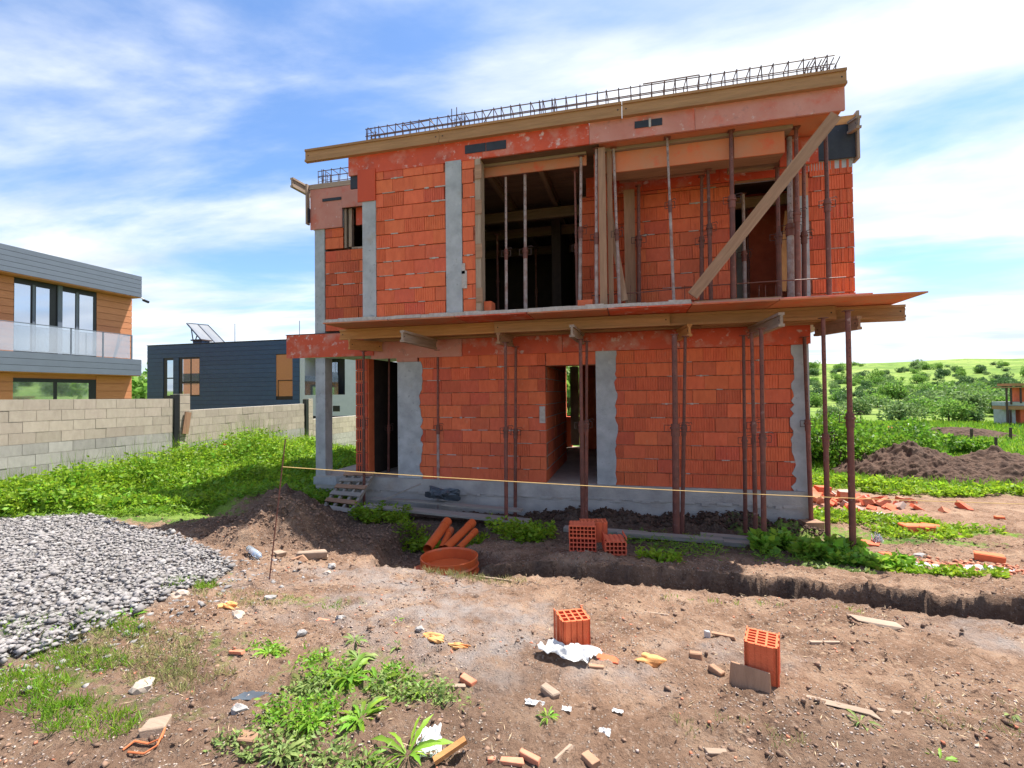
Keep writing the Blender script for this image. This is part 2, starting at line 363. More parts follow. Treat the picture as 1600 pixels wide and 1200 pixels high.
def G_mask(X, Y):
    d = seg_dist(X, Y, np.vstack([GRV, GRV[:1]])); i = in_poly(X, Y, GRV)
    return np.where(i, sstep(0, .3, d)*.5+.5, sstep(.25, 0, d)*.5)
def graded(a, b, step, lo, hi, g=1.12):
    xs = list(np.arange(a, b, step)); s_ = step; x = xs[-1]
    while x < hi: s_ *= g; x += s_; xs.append(x)
    s_ = step; x = a
    while x > lo: s_ *= g; x -= s_; xs.insert(0, x)
    return np.array(xs)
gx = graded(-10.4, 6.8, .028, -900, 900); gy = graded(1.3, 9.3, .028, -500, 1000)
GX, GY = np.meshgrid(gx, gy, indexing='ij')
GH = Hfull(GX, GY)+G_mask(GX, GY)*.035
under = (GX > -6.4) & (GX < 2.85) & (GY > 9.2) & (GY < 15)
GH[under] = -.8
nx, ny = len(gx), len(gy)
idx = np.arange(nx*ny).reshape(nx, ny)
Q = np.stack([idx[:-1, :-1], idx[1:, :-1], idx[1:, 1:], idx[:-1, 1:]], -1).reshape(-1, 4)
# region masks: ground cover, and where the soil is darker
def blob(px, py, rx, ry, soft=.4):
    c = gnd(px, py); return sstep(1+soft, 1-soft, ell(GX, GY, (c.x, c.y), rx, ry)+(fbm(GX*2.5, GY*2.5, 4)-.5)*1.1)
nbig = fbm(GX*.9, GY*.9, 4)
DD = np.hypot(GX, GY)
g_right = sstep(12.6, 13.4, GY+(nbig-.5)*1.6)*sstep(3.0, 3.6, GX)
g_back = sstep(15.5, 16.5, GY)
g_left = sstep(-6.0, -6.9, GX+(nbig-.5)*1.4)*sstep(5.4, 6.4, GY+(nbig-.5)*.8+np.clip(GX+8, -2, 0)*.25)
grass = np.maximum.reduce([g_right, g_back, g_left, sstep(14, 20, DD)])
for a in ((1290, 835, 1.3, .55), (1400, 845, 1.4, .25), (1330, 880, .8, .2), (1480, 830, .9, .2)): grass = np.maximum(grass, blob(*a)*.6)
for a in ((100, 1085, 1.0, .3), (230, 1010, .8, .35), (60, 1080, .9, .3), (560, 1060, .7, .35), (300, 905, .5, .3), (480, 940, .5, .15)): grass = np.maximum(grass, blob(*a)*.30)
grey = np.zeros_like(GX)
for a, k in (((700, 960, .9, .7), .9), ((620, 905, 1.1, .35), .8), ((740, 1000, .5, .5), .9), ((470, 960, .5, .2), .5), ((1560, 990, .5, .35), .8), ((640, 880, .6, .3), .5), ((960, 1050, .35, .2), .6), ((1140, 1020, .4, .25), .5), ((330, 905, .8, .3), .5)): grey = np.maximum(grey, blob(*a)*k)
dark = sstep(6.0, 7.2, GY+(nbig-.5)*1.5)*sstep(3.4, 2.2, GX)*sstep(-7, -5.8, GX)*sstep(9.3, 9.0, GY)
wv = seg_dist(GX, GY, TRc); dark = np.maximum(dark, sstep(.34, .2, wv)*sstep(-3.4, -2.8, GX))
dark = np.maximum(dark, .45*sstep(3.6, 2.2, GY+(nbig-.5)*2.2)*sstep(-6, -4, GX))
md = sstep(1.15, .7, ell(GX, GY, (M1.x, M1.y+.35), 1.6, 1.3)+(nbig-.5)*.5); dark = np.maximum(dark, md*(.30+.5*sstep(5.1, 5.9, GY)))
red = np.zeros_like(GX)
for a in ((1300, 790, 1.4, .9), (1480, 885, 1.2, .18)): red = np.maximum(red, blob(*a))
me = bpy.data.meshes.new('ground'); V = np.stack([GX, GY, GH], -1).reshape(-1, 3).astype(np.float32)
me.vertices.add(len(V)); me.vertices.foreach_set('co', V.ravel()); me.loops.add(Q.size); me.loops.foreach_set('vertex_index', Q.astype(np.int32).ravel())
me.polygons.add(len(Q)); me.polygons.foreach_set('loop_start', np.arange(0, Q.size, 4, dtype=np.int32)); me.update(calc_edges=True); me.shade_smooth()
for nm, A in (('grass', grass), ('grey', grey), ('dark', dark), ('red', red), ('gravel', G_mask(GX, GY))):
    at = me.attributes.new(nm, 'FLOAT', 'POINT'); at.data.foreach_set('value', A.astype(np.float32).ravel())
gm = bpy.data.materials.new('ground_soil'); gm.use_nodes = True; t = gm.node_tree; n = t.nodes; l = t.links; b = n['Principled BSDF']; b.inputs['Roughness'].default_value = .95; b.inputs['Specular IOR Level'].default_value = .15
geo = n.new('ShaderNodeNewGeometry')
def tn(scale, detail=8, rough=.62, kind='ShaderNodeTexNoise'):
    x = n.new(kind); x.inputs['Scale'].default_value = scale
    if kind == 'ShaderNodeTexNoise': x.inputs['Detail'].default_value = detail; x.inputs['Roughness'].default_value = rough
    l.new(geo.outputs['Position'], x.inputs['Vector']); return x
def mixc(f, a, c):
    x = n.new('ShaderNodeMix'); x.data_type = 'RGBA'
    if isinstance(f, float): x.inputs[0].default_value = f
    else: l.new(f, x.inputs[0])
    for i, q in ((6, a), (7, c)):
        if isinstance(q, tuple): x.inputs[i].default_value = (*q, 1)
        else: l.new(q, x.inputs[i])
    return x.outputs[2]
def mr(src, a, b_, c=0, d=1):
    x = n.new('ShaderNodeMapRange'); x.inputs['From Min'].default_value = a; x.inputs['From Max'].default_value = b_; x.inputs['To Min'].default_value = c; x.inputs['To Max'].default_value = d; l.new(src, x.inputs[0]); return x.outputs[0]
def mul(a, b_):
    x = n.new('ShaderNodeMath'); x.operation = 'MULTIPLY'; l.new(a, x.inputs[0])
    if isinstance(b_, float): x.inputs[1].default_value = b_
    else: l.new(b_, x.inputs[1])
    return x.outputs[0]
def att(k):
    x = n.new('ShaderNodeAttribute'); x.attribute_name = k; return x.outputs['Fac']
soil = ramp(t, tn(2.2).outputs[0], [(.28, (.135, .078, .050)), (.50, (.255, .157, .104)), (.68, (.37, .25, .172))])
soil = mixc(mr(tn(28, 6).outputs[0], .54, .68), soil, (.36, .255, .19))
soil = mixc(mr(tn(12, 7, .7).outputs[0], .56, .66), soil, (.080, .046, .032))
soil = mixc(mr(tn(45, 5, .7).outputs[0], .60, .68), soil, (.06, .036, .026))
vor = tn(55, kind='ShaderNodeTexVoronoi')
sepc = n.new('ShaderNodeSeparateColor'); l.new(vor.outputs['Color'], sepc.inputs[0])
spk = mul(mr(sepc.outputs[0], .80, .82), mr(vor.outputs['Distance'], .42, .30))
soil = mixc(mul(spk, .75), soil, (.42, .34, .28))
soil = mixc(mul(att('grey'), mr(tn(4).outputs[0], .36, .64)), soil, (.31, .27, .25))
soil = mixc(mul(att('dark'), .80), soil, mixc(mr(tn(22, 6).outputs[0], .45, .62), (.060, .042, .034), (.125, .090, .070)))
soil = mixc(mul(att('red'), mr(tn(7).outputs[0], .38, .6)), soil, (.46, .24, .17))
soil = mixc(mul(att('gravel'), .92), soil, mixc(mr(tn(60, 5).outputs[0], .42, .6), (.13, .12, .115), (.27, .25, .24)))
gcol = ramp(t, tn(.05, 10, .7).outputs[0], [(.34, (.095, .17, .028)), (.50, (.17, .255, .045)), (.64, (.25, .31, .08))])
gcol = mixc(mr(tn(.9, 6).outputs[0], .5, .72), gcol, (.075, .15, .02))
gcol = mixc(mul(mr(tn(.30, 9, .75).outputs[0], .52, .60), .75), gcol, (.035, .08, .02))
gf = mr(tn(9, 5).outputs[0], .32, .60)
gm_a = n.new('ShaderNodeMath'); gm_a.operation = 'ADD'; l.new(att('grass'), gm_a.inputs[0]); l.new(mul(gf, .5), gm_a.inputs[1])
gfac = mr(gm_a.outputs[0], .62, .95)
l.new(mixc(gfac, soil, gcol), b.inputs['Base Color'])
bp = n.new('ShaderNodeBump'); bp.inputs['Strength'].default_value = 1.0; bp.inputs['Distance'].default_value = .035
hsum = n.new('ShaderNodeMath'); hsum.operation = 'ADD'; l.new(tn(38, 8, .7).outputs[0], hsum.inputs[0]); l.new(mul(spk, .35), hsum.inputs[1]); l.new(hsum.outputs[0], bp.inputs['Height']); l.new(bp.outputs[0], b.inputs['Normal'])
me.materials.append(gm)
ground = link('ground', me); tag(ground, kind='structure')
def hz(x, y): return float(Hfull(np.array([x]), np.array([y]))[0])

# ================================================================== UNFINISHED HOUSE
ZF, ZS, ZR0, ZR1 = .05, 3.13, 5.77, 6.09
house = thing('unfinished_house', ((-6.5+2.96)/2, YL, -.6), 'two storey unfinished house shell of red hollow brick with grey concrete columns', 'house')
def part(name, mat, *boxes, parent=None):
    for bx_ in boxes: o = MB().box(*bx_).build(name, mat, parent or house)
    return o
# brick meshes (unit length in x; real height/depth)
BH, BL, BD = .238, .385, .05
def brick_mesh(rib):
    mb = MB()
    if not rib: mb.box(-.5, .5, 0, BD, 0, BH)
    else:
        k = 9; prof = []
        for i in range(k):
            a = -.5+i/k; prof += [(a+.012, 0), (a+1/k*.72, 0), (a+1/k*.74, .007), (a+1/k*.98, .007)]
        prof = [(-.5, 0)]+prof+[(.5, 0)]; n_ = len(prof)
        vs = [Vector((x, y, z)) for z in (0, BH) for x, y in prof]+[Vector((-.5, BD, 0)), Vector((.5, BD, 0)), Vector((-.5, BD, BH)), Vector((.5, BD, BH))]
        fs = [(i, i+1, n_+i+1, n_+i) for i in range(n_-1)]
        fs += [tuple([2*n_+1, ]+[i for i in range(n_-1, -1, -1)]+[2*n_]), tuple([2*n_+2]+[n_+i for i in range(n_)]+[2*n_+3]), (0, n_, 2*n_+2, 2*n_), (n_-1, 2*n_+1, 2*n_+3, 2*n_-1)]
        mb.add(vs, fs)
    return mb
bmeshes = []
for rib, mt in ((0, mt_brick), (0, mt_brickd), (1, mt_brick), (1, mt_brickd)):
    o = brick_mesh(rib); me = bpy.data.meshes.new('brick'); me.from_pydata(o.v, [], o.f); me.materials.append(mt); me.update(); bmeshes.append(me)
HR = house.location
def bricks(x0, x1, z0, z1, Y, ribs=.35, darkp=.25, holes=(), off=0, face='-y', ylist=None, mod=None):
    """courses of hollow bricks on the face of a wall; each brick an object"""
    mod = mod or BL+.008; r = 0; z = z0; R_ = random.Random(int(abs(x0*100+z0*10+Y*7)))
    while z < z1-.05:
        h = min(.238, z1-z)
        a = x0-mod*((r*.5+off+R_.uniform(-.06, .06)) % 1)
        while a < x1-.01:
            s0, s1 = max(a, x0), min(a+mod, x1); a += mod
            spans = [(s0, s1)]
            for (hx0, hx1, hz0, hz1) in holes:
                if z+h*.5 > hz0 and z+h*.5 < hz1:
                    ns = []
                    for p, q in spans:
                        if hx1 <= p or hx0 >= q: ns.append((p, q)); continue
                        if p < hx0: ns.append((p, hx0))
                        if q > hx1: ns.append((hx1, q))
                    spans = ns
            for p, q in spans:
                if q-p < .04: continue
                me = bmeshes[(2 if R_.random() < ribs else 0)+(1 if R_.random() < darkp else 0)]
                o = link('brick', me, house)
                gap = R_.choice((.002, .003, .004, .004, .006, .012))
                ln = q-p-gap
                if face == '-y': o.location = Vector(((p+q)/2, Y+R_.uniform(-.004, .005), z))-HR; o.scale = (ln, 1, (h-.006)/.238)
                else: o.location = Vector((Y+R_.uniform(-.005, .004), (p+q)/2, z))-HR; o.rotation_euler = (0, 0, math.pi/2); o.scale = (ln, 1, (h-.006)/.238)
        z += .248; r += 1
def mortar_lines(x0, x1, z0, z1, Y, name='mortar_joint', p=.5):
    """squeezed-out mortar along the bed joints"""
    mb = MB(); R_ = random.Random(int(x0*90+z0*7)); z = z0+.243
    while z < z1-.02:
        x = x0+R_.uniform(0, .3)
        while x < x1:
            w_ = R_.uniform(.06, .34)
            if R_.random() < p:
                h = R_.uniform(.003, .009); mb.box(x, min(x+w_, x1), Y-.010, Y+.02, z-h, z+h)
                if R_.random() < .16: mb.box(x+w_*.3, min(x+w_*.3+R_.uniform(.03, .06), x1), Y-.014, Y+.01, z-R_.uniform(.012, .022), z+.012)
            x += w_+R_.uniform(.02, .25)
        z += .248
    if mb.v:
        o = mb.build(name, mt_lime, house); o['kind'] = 'stuff'
TH = .25
# --- foundation and floors
xa, xb = -6.53, 2.96
part('plinth', mt_plinth, (xa, xb, YL-.03, 15.2, -1.1, -.215))
part('plinth_cap', mt_plinth, (xa+.004, xb-.004, YL-.045, 15.19, -.213, ZF-.004))
mb = MB(); R_ = random.Random(4)                    # ragged concrete bead between the two pours
x = xa+.05
while x < xb-.1:
    w_ = R_.uniform(.05, .3); mb.box(x, min(x+w_, xb-.02), YL-.052, YL-.02, -.225-R_.uniform(0, .03), -.205+R_.uniform(0, .012)); x += w_+R_.uniform(0, .25)
mb.build('concrete_bead', mt_plinth, house)['kind'] = 'stuff'
part('floor', mt_floor, (xa+.01, xb-.01, YL+.01, 15.18, ZF-.003, ZF+.003))
# --- ground floor wall, front
x655, x622, x582, x571, x553, x853, x932, x960, x1243 = [X_(p, YL, 660) for p in (655, 622, 582, 571, 553, 853, 932, 960, 1243)]
zB = 2.52                                            # underside of the beam over the ground floor
def core(x0, x1, z0, z1, y0=YL+.03, y1=YL+TH, nm='wall_core'):
    return part(nm, mt_mortar, (x0+.002, x1-.002, y0, y1, z0, z1))
core(x655, x853, ZF, zB); bricks(x655, x853, ZF, zB, YL, ribs=.18, darkp=.35, off=.2); mortar_lines(x655, x853, ZF, zB, YL, p=.35)
core(x960, x1243, ZF, zB); bricks(x960, x1243, ZF, zB, YL, ribs=.6, darkp=.25, off=.55); mortar_lines(x960, x1243, ZF, zB, YL, p=.3)
core(x853-.3, x932, 2.27, zB); 
bricks(x853, x932, 2.28, zB, YL, ribs=.2)
part('lintel_beam', mt_red, (x582-.02, xb, YL-.012, YL+TH, zB+.003, 2.93))
for i, (a, b_, mt) in enumerate(((x582, -3.2, mt_redpink), (-3.19, -1.2, mt_red), (-1.19, .9, mt_red), (.91, xb+.03, mt_red))):
    part('formwork_panel', mt, (a, b_-.004, YL-.035, YL-.014, zB-.02+.01*i, 2.85))
# columns with ragged mortar edge
def ragged_column(x0, x1, z0, z1, side, Y=YL, amp=.08, name='concrete_column'):
    R_ = random.Random(int(x0*31)); nseg = 34; vs = []; e = 0
    for i in range(nseg+1):
        z = z0+(z1-z0)*i/nseg; e = .55*e+R_.uniform(-.5, 1)*amp*.8; e = max(0, min(amp, e))
        l_, r_ = (x0, x1+e) if side > 0 else (x0-e, x1)
        vs += [(l_, Y-.012, z), (r_, Y-.012, z), (r_, Y+TH, z), (l_, Y+TH, z)]
    fs = []
    for i in range(nseg):
        a = 4*i
        fs += [(a, a+1, a+5, a+4), (a+1, a+2, a+6, a+5), (a+2, a+3, a+7, a+6), (a+3, a, a+4, a+7)]
    fs += [(3, 2, 1, 0), (4*nseg, 4*nseg+1, 4*nseg+2, 4*nseg+3)]
    return MB().add(vs, fs).build(name, mt_conc, house)
ragged_column(x622, x655+.004, ZF, 2.42, 1, amp=.08)
ragged_column(x932, x960+.004, ZF, zB, 1, amp=.06)
ragged_column(x1243-.004, xb, ZF, zB, -1, amp=.09)
part('formwork_panel', mt_redpink, (x622-.01, x655-.02, YL-.03, YL+TH, 2.423, 2.93))
part('mortar_patch', mt_lime, (x853-.12, x853-.01, YL-.016, YL+.01, 1.18, 1.5))
# left: door opening, brick pier, porch column
part('wall_core', mt_mortar, (x553+.01, x571-.01, YL+.10, 15.0, ZF, zB))
mb = MB(); z = ZF; R_ = random.Random(2)
while z < zB-.02:
    h = min(.238, zB-z)
    o = link('brick', bmeshes[3], house); ww = x571-x553
    o.location = Vector(((x553+x571)/2, YL+.07, z))-HR; o.scale = (ww-.004, 1, (h-.005)/.238)
    z += .248
for i in range(10):                                 # tall open cells in the pier's brick ends
    for j in range(3):
        a = x553+.045+j*.055; mb.box(a, a+.018, YL+.0655, YL+.08, ZF+.03+i*.248, ZF+.21+i*.248)
mb.build('brick_cell', mt_dark, house)['kind'] = 'stuff'
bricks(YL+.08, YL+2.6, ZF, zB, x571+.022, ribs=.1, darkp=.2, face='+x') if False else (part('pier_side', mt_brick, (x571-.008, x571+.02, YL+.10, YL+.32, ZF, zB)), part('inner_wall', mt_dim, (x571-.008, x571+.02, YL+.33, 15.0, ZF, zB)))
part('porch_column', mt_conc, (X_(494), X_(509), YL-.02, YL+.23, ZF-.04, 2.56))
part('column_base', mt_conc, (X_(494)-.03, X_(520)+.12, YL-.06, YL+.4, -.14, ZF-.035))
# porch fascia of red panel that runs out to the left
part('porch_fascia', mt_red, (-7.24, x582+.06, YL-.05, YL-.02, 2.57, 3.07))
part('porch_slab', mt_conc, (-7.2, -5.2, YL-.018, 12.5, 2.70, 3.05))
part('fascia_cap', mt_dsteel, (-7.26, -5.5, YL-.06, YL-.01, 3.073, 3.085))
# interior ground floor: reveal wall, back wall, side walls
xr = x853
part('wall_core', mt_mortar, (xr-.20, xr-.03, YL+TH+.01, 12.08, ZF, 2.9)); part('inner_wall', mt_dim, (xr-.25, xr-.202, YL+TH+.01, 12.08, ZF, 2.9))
def bricks_side(x, y0, y1, z0, z1, darkp=.2):
    R_ = random.Random(8); r = 0; z = z0
    while z < z1-.05:
        a = y0-(.19 if r % 2 else 0)
        while a < y1-.01:
            p, q = max(a, y0), min(a+.393, y1); a += .393
            if q-p < .05: continue
            o = link('brick', bmeshes[1 if R_.random() < darkp else 0], house)
            o.location = Vector((x+R_.uniform(-.004, .003), (p+q)/2, z))-HR; o.rotation_euler = (0, 0, math.pi/2); o.scale = (q-p-.008, 1, (min(.238, z1-z)-.006)/.238)
        z += .248; r += 1
bricks_side(xr, YL+.05, 12.08, ZF, 2.7)
mb = MB(); R_ = random.Random(3)
for i in range(1, 10):
    z = ZF+.243+(i-1)*.248; mb.box(xr-.02, xr+.008, YL+.06, 12.05, z-.005, z+.005)
mb.build('mortar_joint', mt_lime, house)['kind'] = 'stuff'
xg0, xg1, xg2, xg3 = [X_(p, 15.0, 640) for p in (884, 892, 906, 940)]
part('back_wall', mt_brickd, (x553, xg0, 15.0, 15.25, ZF, 2.9), (xg2, xb, 15.0, 15.25, ZF, 2.9), (xg0, xg2, 15.0, 15.25, 2.6, 2.9), (xg0, xg1+.02, 15.0, 15.25, ZF, 1.0))
door = part('plywood_door', mt_floor, (xg1, xg2-.02, 14.9, 14.94, .12, 2.57))
part('brick_panel', mt_brick, (xg2+.03, xg3+.4, 14.5, 14.75, ZF, 2.2))
part('side_wall', mt_brickd, (xb-.26, xb-.008, YL+TH, 15.0, ZF, 2.9))
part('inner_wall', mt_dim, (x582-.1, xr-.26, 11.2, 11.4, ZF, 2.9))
# --- first floor slab
part('floor_slab', mt_conc, (-5.39, .95, YP-.03, 9.0-.06, 3.085, ZS), (-5.5, 3.68, 8.94, 15.2, 2.934, ZS))
part('slab_underside', mt_redsoft, (-5.2, 3.6, 8.97, 9.04, 2.90, 2.93))
mb = MB(); R_ = random.Random(12); x = -5.39
while x < .85:
    w_ = R_.uniform(.1, .5); mb.box(x, min(x+w_, .94), YP-.045-R_.uniform(0, .02), YP-.02, 3.085-R_.uniform(0, .012), ZS+R_.uniform(.002, .022)); x += w_
mb.build('slab_lip', mt_lime, house)['kind'] = 'stuff'
# --- upper storey, rear plane: small bay on the left
x510, x535 = X_(509), X_(536, YL, 360)
part('upper_column', mt_conc, (X_(492.5, YL, 440), x510-.01, YL-.012, YL+TH, 3.086, 5.34))
core(x510, -4.4, ZS, 4.86); bricks(x510, -4.4, ZS, 4.9, YL, ribs=.7, darkp=.5, off=.3, mod=.36); mortar_lines(x510, -4.7, ZS, 4.9, YL, p=.35)
core(x510, x535, 4.9, 5.34); bricks(x510, x535, 4.9, 5.34, YL, ribs=.2, darkp=.2, mod=.36)
part('formwork_panel', mt_redpink, (-6.64, x535, YL-.04, YL-.015, 5.34, 6.21))
part('formwork_panel', mt_redpink, (x535+.004, -4.5, YL-.042, YL-.016, 5.745, 6.21))
part('formwork_panel', mt_red, (x535+.25, -4.5, YL+.10, YL+.14, 5.40, 5.78))
part('window_head', mt_conc, (-6.6, -4.9, YL-.012, YL+TH, 5.79, 6.20))
part('bond_beam', mt_conc, (-6.6, x535, YL-.010, YL+.2, 5.345, 5.785))
wf = part('window_frame', gw['z'], (x535+.02, x535+.07, YL+.02, YL+.2, 4.9, 5.74), (x535+.12, x535+.19, YL+.03, YL+.12, 4.92, 5.74))
part('window_sill', gw['x'], (x535+.2, -4.9, YL+.01, YL+.12, 4.862, 4.9))
part('black_strip', mt_black, (X_(506, YL, 317), X_(535, YL, 317), YL-.055, YL-.043, 5.92, 5.98), (-6.66, -6.642, YL-.1, YL+.2, 5.5, 5.8))
part('corner_board', gw['z'], (-6.70, -6.665, YL-.12, YL-.02, 5.45, 6.32))
part('edge_board', gw['x'], (-6.66, -4.4, YL-.05, YL+.0, 6.215, 6.32))
# --- upper storey, protruding volume
p567, p588, p697, p722, p742, p750, p928, p950 = [X_(p, YP, 400) for p in (567, 588, 697, 722.5, 743, 751, 926, 950)]
part('upper_column', mt_conc, (p567, p588-.004, YP-.012, YP+.28, ZS, 5.255))
part('formwork_panel', mt_redclean, (X_(560, YP, 290), p588, YP-.03, YP-.006, 5.24, ZR0+.05))
part('formwork_panel', mt_black, (X_(545, YP, 285)+.02, X_(560, YP, 290)-.005, YP+.02, YP+.05, 5.52, ZR0+.02))
core(p588, p697, ZS, ZR0, YP+.03, YP+TH); bricks(p588, p697, ZS, ZR0, YP, ribs=.38, darkp=.16, off=.6, mod=.385); mortar_lines(p588, p697, ZS, ZR0, YP, p=.62)
part('upper_column', mt_conc, (p697+.004, p722-.004, YP-.014, YP+.28, ZS, ZR0))
core(p722, p742, ZS, ZR0, YP+.03, YP+TH); bricks(p722, p742, ZS, ZR0, YP, ribs=.1, darkp=.15); mortar_lines(p722, p742, ZS, ZR0, YP, p=.6)
part('mortar_patch', mt_lime, (p722-.01, p722+.08, YP-.02, YP+.01, 3.55, 3.85), (p722-.01, p722+.05, YP-.02, YP+.01, 3.80, 3.98))
jamb = part('window_jamb', gw['z'], (p742+.004, p750+.01, YP-.01, YP+.22, ZS, ZR0-.02))
for z in (3.3, 4.05, 4.8, 5.4): part('wood_batten', bw['x'], (p742+.01, p750+.035, YP-.03, YP-.012, z, z+.24))
part('side_wall', mt_dim, (p567+.002, p567+.24, YP+.29, 9.0, ZS, ZR0)); part('inner_wall', mt_dim, (p567+.25, p722-.1, YP+.29, YP+.31, ZS, ZR0))
part('brick_stub', mt_brick, (p750+.02, p750+.15, YP+.1, YP+.35, ZS, ZS+.2), (p928-.26, p928-.02, YP+.1, YP+.3, ZS, ZS+.13))
# right jamb of the big opening
p930, p936, p944 = [X_(q, YP+.15, 400) for q in (928, 937, 948)]
part('door_post', bw['z'], (p936, p944, YP+.1, YP+.16, ZS, 5.72)); part('door_post', bw['z'], (p944+.02, p944+.1, YP+.25, YP+.3, ZS, 5.72))
part('door_post', ow['z'], (X_(948, YP+.3)-.02, X_(948, YP+.3)+.01, YP+.31, YP+.36, 4.2, 4.85))
part('side_wall', mt_brickd, (p944-.20, p944, YP+.4, 9.0-.04, ZS, ZR0))
# --- terrace back wall with doorway
xt0, x1150, x1246, x1250, x1266, xe = X_(946), X_(1150, YL, 400), X_(1246, YL, 400), X_(1251, YL, 400), X_(1265, YL, 400), 3.68
zD = 5.18
hole = (x1150, x1246, ZS, 5.45)
core(xt0-.4, x1150, ZS, 5.45); bricks(xt0-.4, x1150, ZS, 5.42, YL, ribs=.65, darkp=.35, off=.1, mod=.40); mortar_lines(xt0, x1150, ZS, 5.4, YL, p=.3)
part('formwork_panel', mt_red, (xt0-.3, .3, YL-.03, YL-.004, 5.42, 5.77)); part('formwork_panel', mt_red, (.305, 1.62, YL-.032, YL-.004, 5.42, 5.77)); part('formwork_panel', mt_red, (1.625, x1266, YL-.034, YL-.004, 5.42, 5.78))
part('door_lintel', mt_conc, (xt0-.3, xe, YL, YL+TH, 5.46, ZR0+.05))
part('formwork_panel', bw['x'], (x1150, x1246, YL+.02, YL+.05, 5.40, 5.45))
part('wall_core', mt_mortar, (x1246, x1250+.01, YL+.03, YL+TH, ZS, 5.45))
part('door_jamb', mt_redpink, (x1246-.02, x1250-.004, YL-.02, YL+.2, ZS, 5.44))
part('upper_column', mt_conc, (x1250, x1266-.004, YL-.014, YL+TH, ZS, 5.05)); part('formwork_panel', mt_redsoft, (x1250, x1266-.002, YL-.02, YL+TH-.01, 5.053, 5.46))
core(x1266, xe-.01, ZS, 5.6); bricks(x1266, xe, ZS, 5.60, YL, ribs=1, darkp=.3, off=.4, mod=.36); mortar_lines(x1266, xe, ZS, 5.6, YL, p=.4)
mb = MB(); R_ = random.Random(5)                    # deep tongue grooves at the wall's outer end
for i in range(10):
    if i in (2, 5, 8): continue
    for j in range(3):
        a = xe-.09-j*.105; mb.box(a, a+.035, YL-.0055, YL+.01, ZS+.012+i*.248, ZS+.232+i*.248)
mb.build('brick_groove', mt_brickd, house)['kind'] = 'stuff'
part('formwork_panel', mt_black, (3.06, xe+.03, YL-.05, YL-.02, 5.60, 6.16))
part('edge_board', ow['x'], (2.6, xe+.04, YL-.055, YL+.02, 6.163, 6.30))
part('corner_board', gw['z'], (xe+.035, xe+.075, YL-.1, YL+.1, 5.55, 6.34))
# --- interior upper floor
part('back_wall', mt_dark, (-6.5, 3.6, 14.8, 15.05, ZS, ZR0)); part('inner_wall', mt_dim, (-4.2, .2, 12.9, 13.1, ZS, ZR0)); part('side_wall', mt_dim, (-6.5, -6.26, YL+TH, 14.8, ZS, ZR0-.01), (xe-.26, xe-.012, YL+TH, 14.8, ZS, ZR0))  # back wall near black too: indoor shade painted into the walls
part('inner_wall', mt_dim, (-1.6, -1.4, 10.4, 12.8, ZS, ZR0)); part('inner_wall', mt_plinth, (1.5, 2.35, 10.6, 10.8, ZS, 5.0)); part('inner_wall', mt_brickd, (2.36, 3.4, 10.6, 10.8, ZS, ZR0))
# --- roof
def xt0_(): return xt0
part('roof_slab', mt_conc, (-4.86, 3.06, YP+.06, 8.996, ZR0+.022, 6.085), (-6.6, 3.66, 8.998, 15.2, ZR0+.024, 6.085))
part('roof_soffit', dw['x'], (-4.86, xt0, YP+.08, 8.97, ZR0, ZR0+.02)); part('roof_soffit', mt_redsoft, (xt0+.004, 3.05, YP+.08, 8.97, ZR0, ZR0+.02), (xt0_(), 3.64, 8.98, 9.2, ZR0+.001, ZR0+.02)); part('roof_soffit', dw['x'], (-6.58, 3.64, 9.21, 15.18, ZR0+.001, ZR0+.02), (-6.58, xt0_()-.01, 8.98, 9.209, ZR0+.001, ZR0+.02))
for (a, b_, mt) in ((-4.9, -2.35, mt_red), (-2.345, -.55, mt_red), (-.545, 1.05, mt_redpink), (1.055, 3.07, mt_redpink)):
    part('roof_fascia', mt, (a, b_, YP-.01, YP+.03, ZR0-.02, 6.085))
for px0, px1, dz in ((727, 759, .16), (760, 791, .16), (992, 1014, .12), (1018, 1035, .12)):
    part('black_patch', mt_black, (X_(px0, YP, 220), X_(px1, YP, 220), YP-.022, YP-.012, 6.0-dz*.9, 6.0+.0))
part('pale_strip', mt_lime, (X_(1013.5, YP, 190), X_(1017, YP, 190), YP-.024, YP-.0125, 5.88, 6.02))
# second row of boards beneath, and dropped beam formwork
YB = 8.0
part('beam_board', mt_redsoft, (p750-.02, p928-.1, YB, YB+.03, 5.56, ZR0-.045)); part('beam_board', gw['x'], (p750-.06, p928-.1, YB-.05, YB+.2, ZR0-.04, ZR0-.004))
x940, x1148_, x1228 = X_(944, YB, 240), X_(1146, YB, 240), X_(1226, YB, 220)
part('beam_board', mt_redsoft, (x940, x1148_-.01, YB, YB+.03, 5.38, 5.71)); part('beam_board', mt_redsoft, (x1148_+.01, x1228, YB, YB+.03, 5.38, 5.71))
part('beam_underside', bw['x'], (x940, x1228, YB+.032, YB+.35, 5.385, 5.41)); part('beam_board', gw['x'], (x940, x1228+.1, YB-.06, YB+.2, 5.715, ZR0-.004))
part('beam_board', mt_red, (x1228+.03, 2.95, YB+.35, YB+.38, 5.32, 5.74))
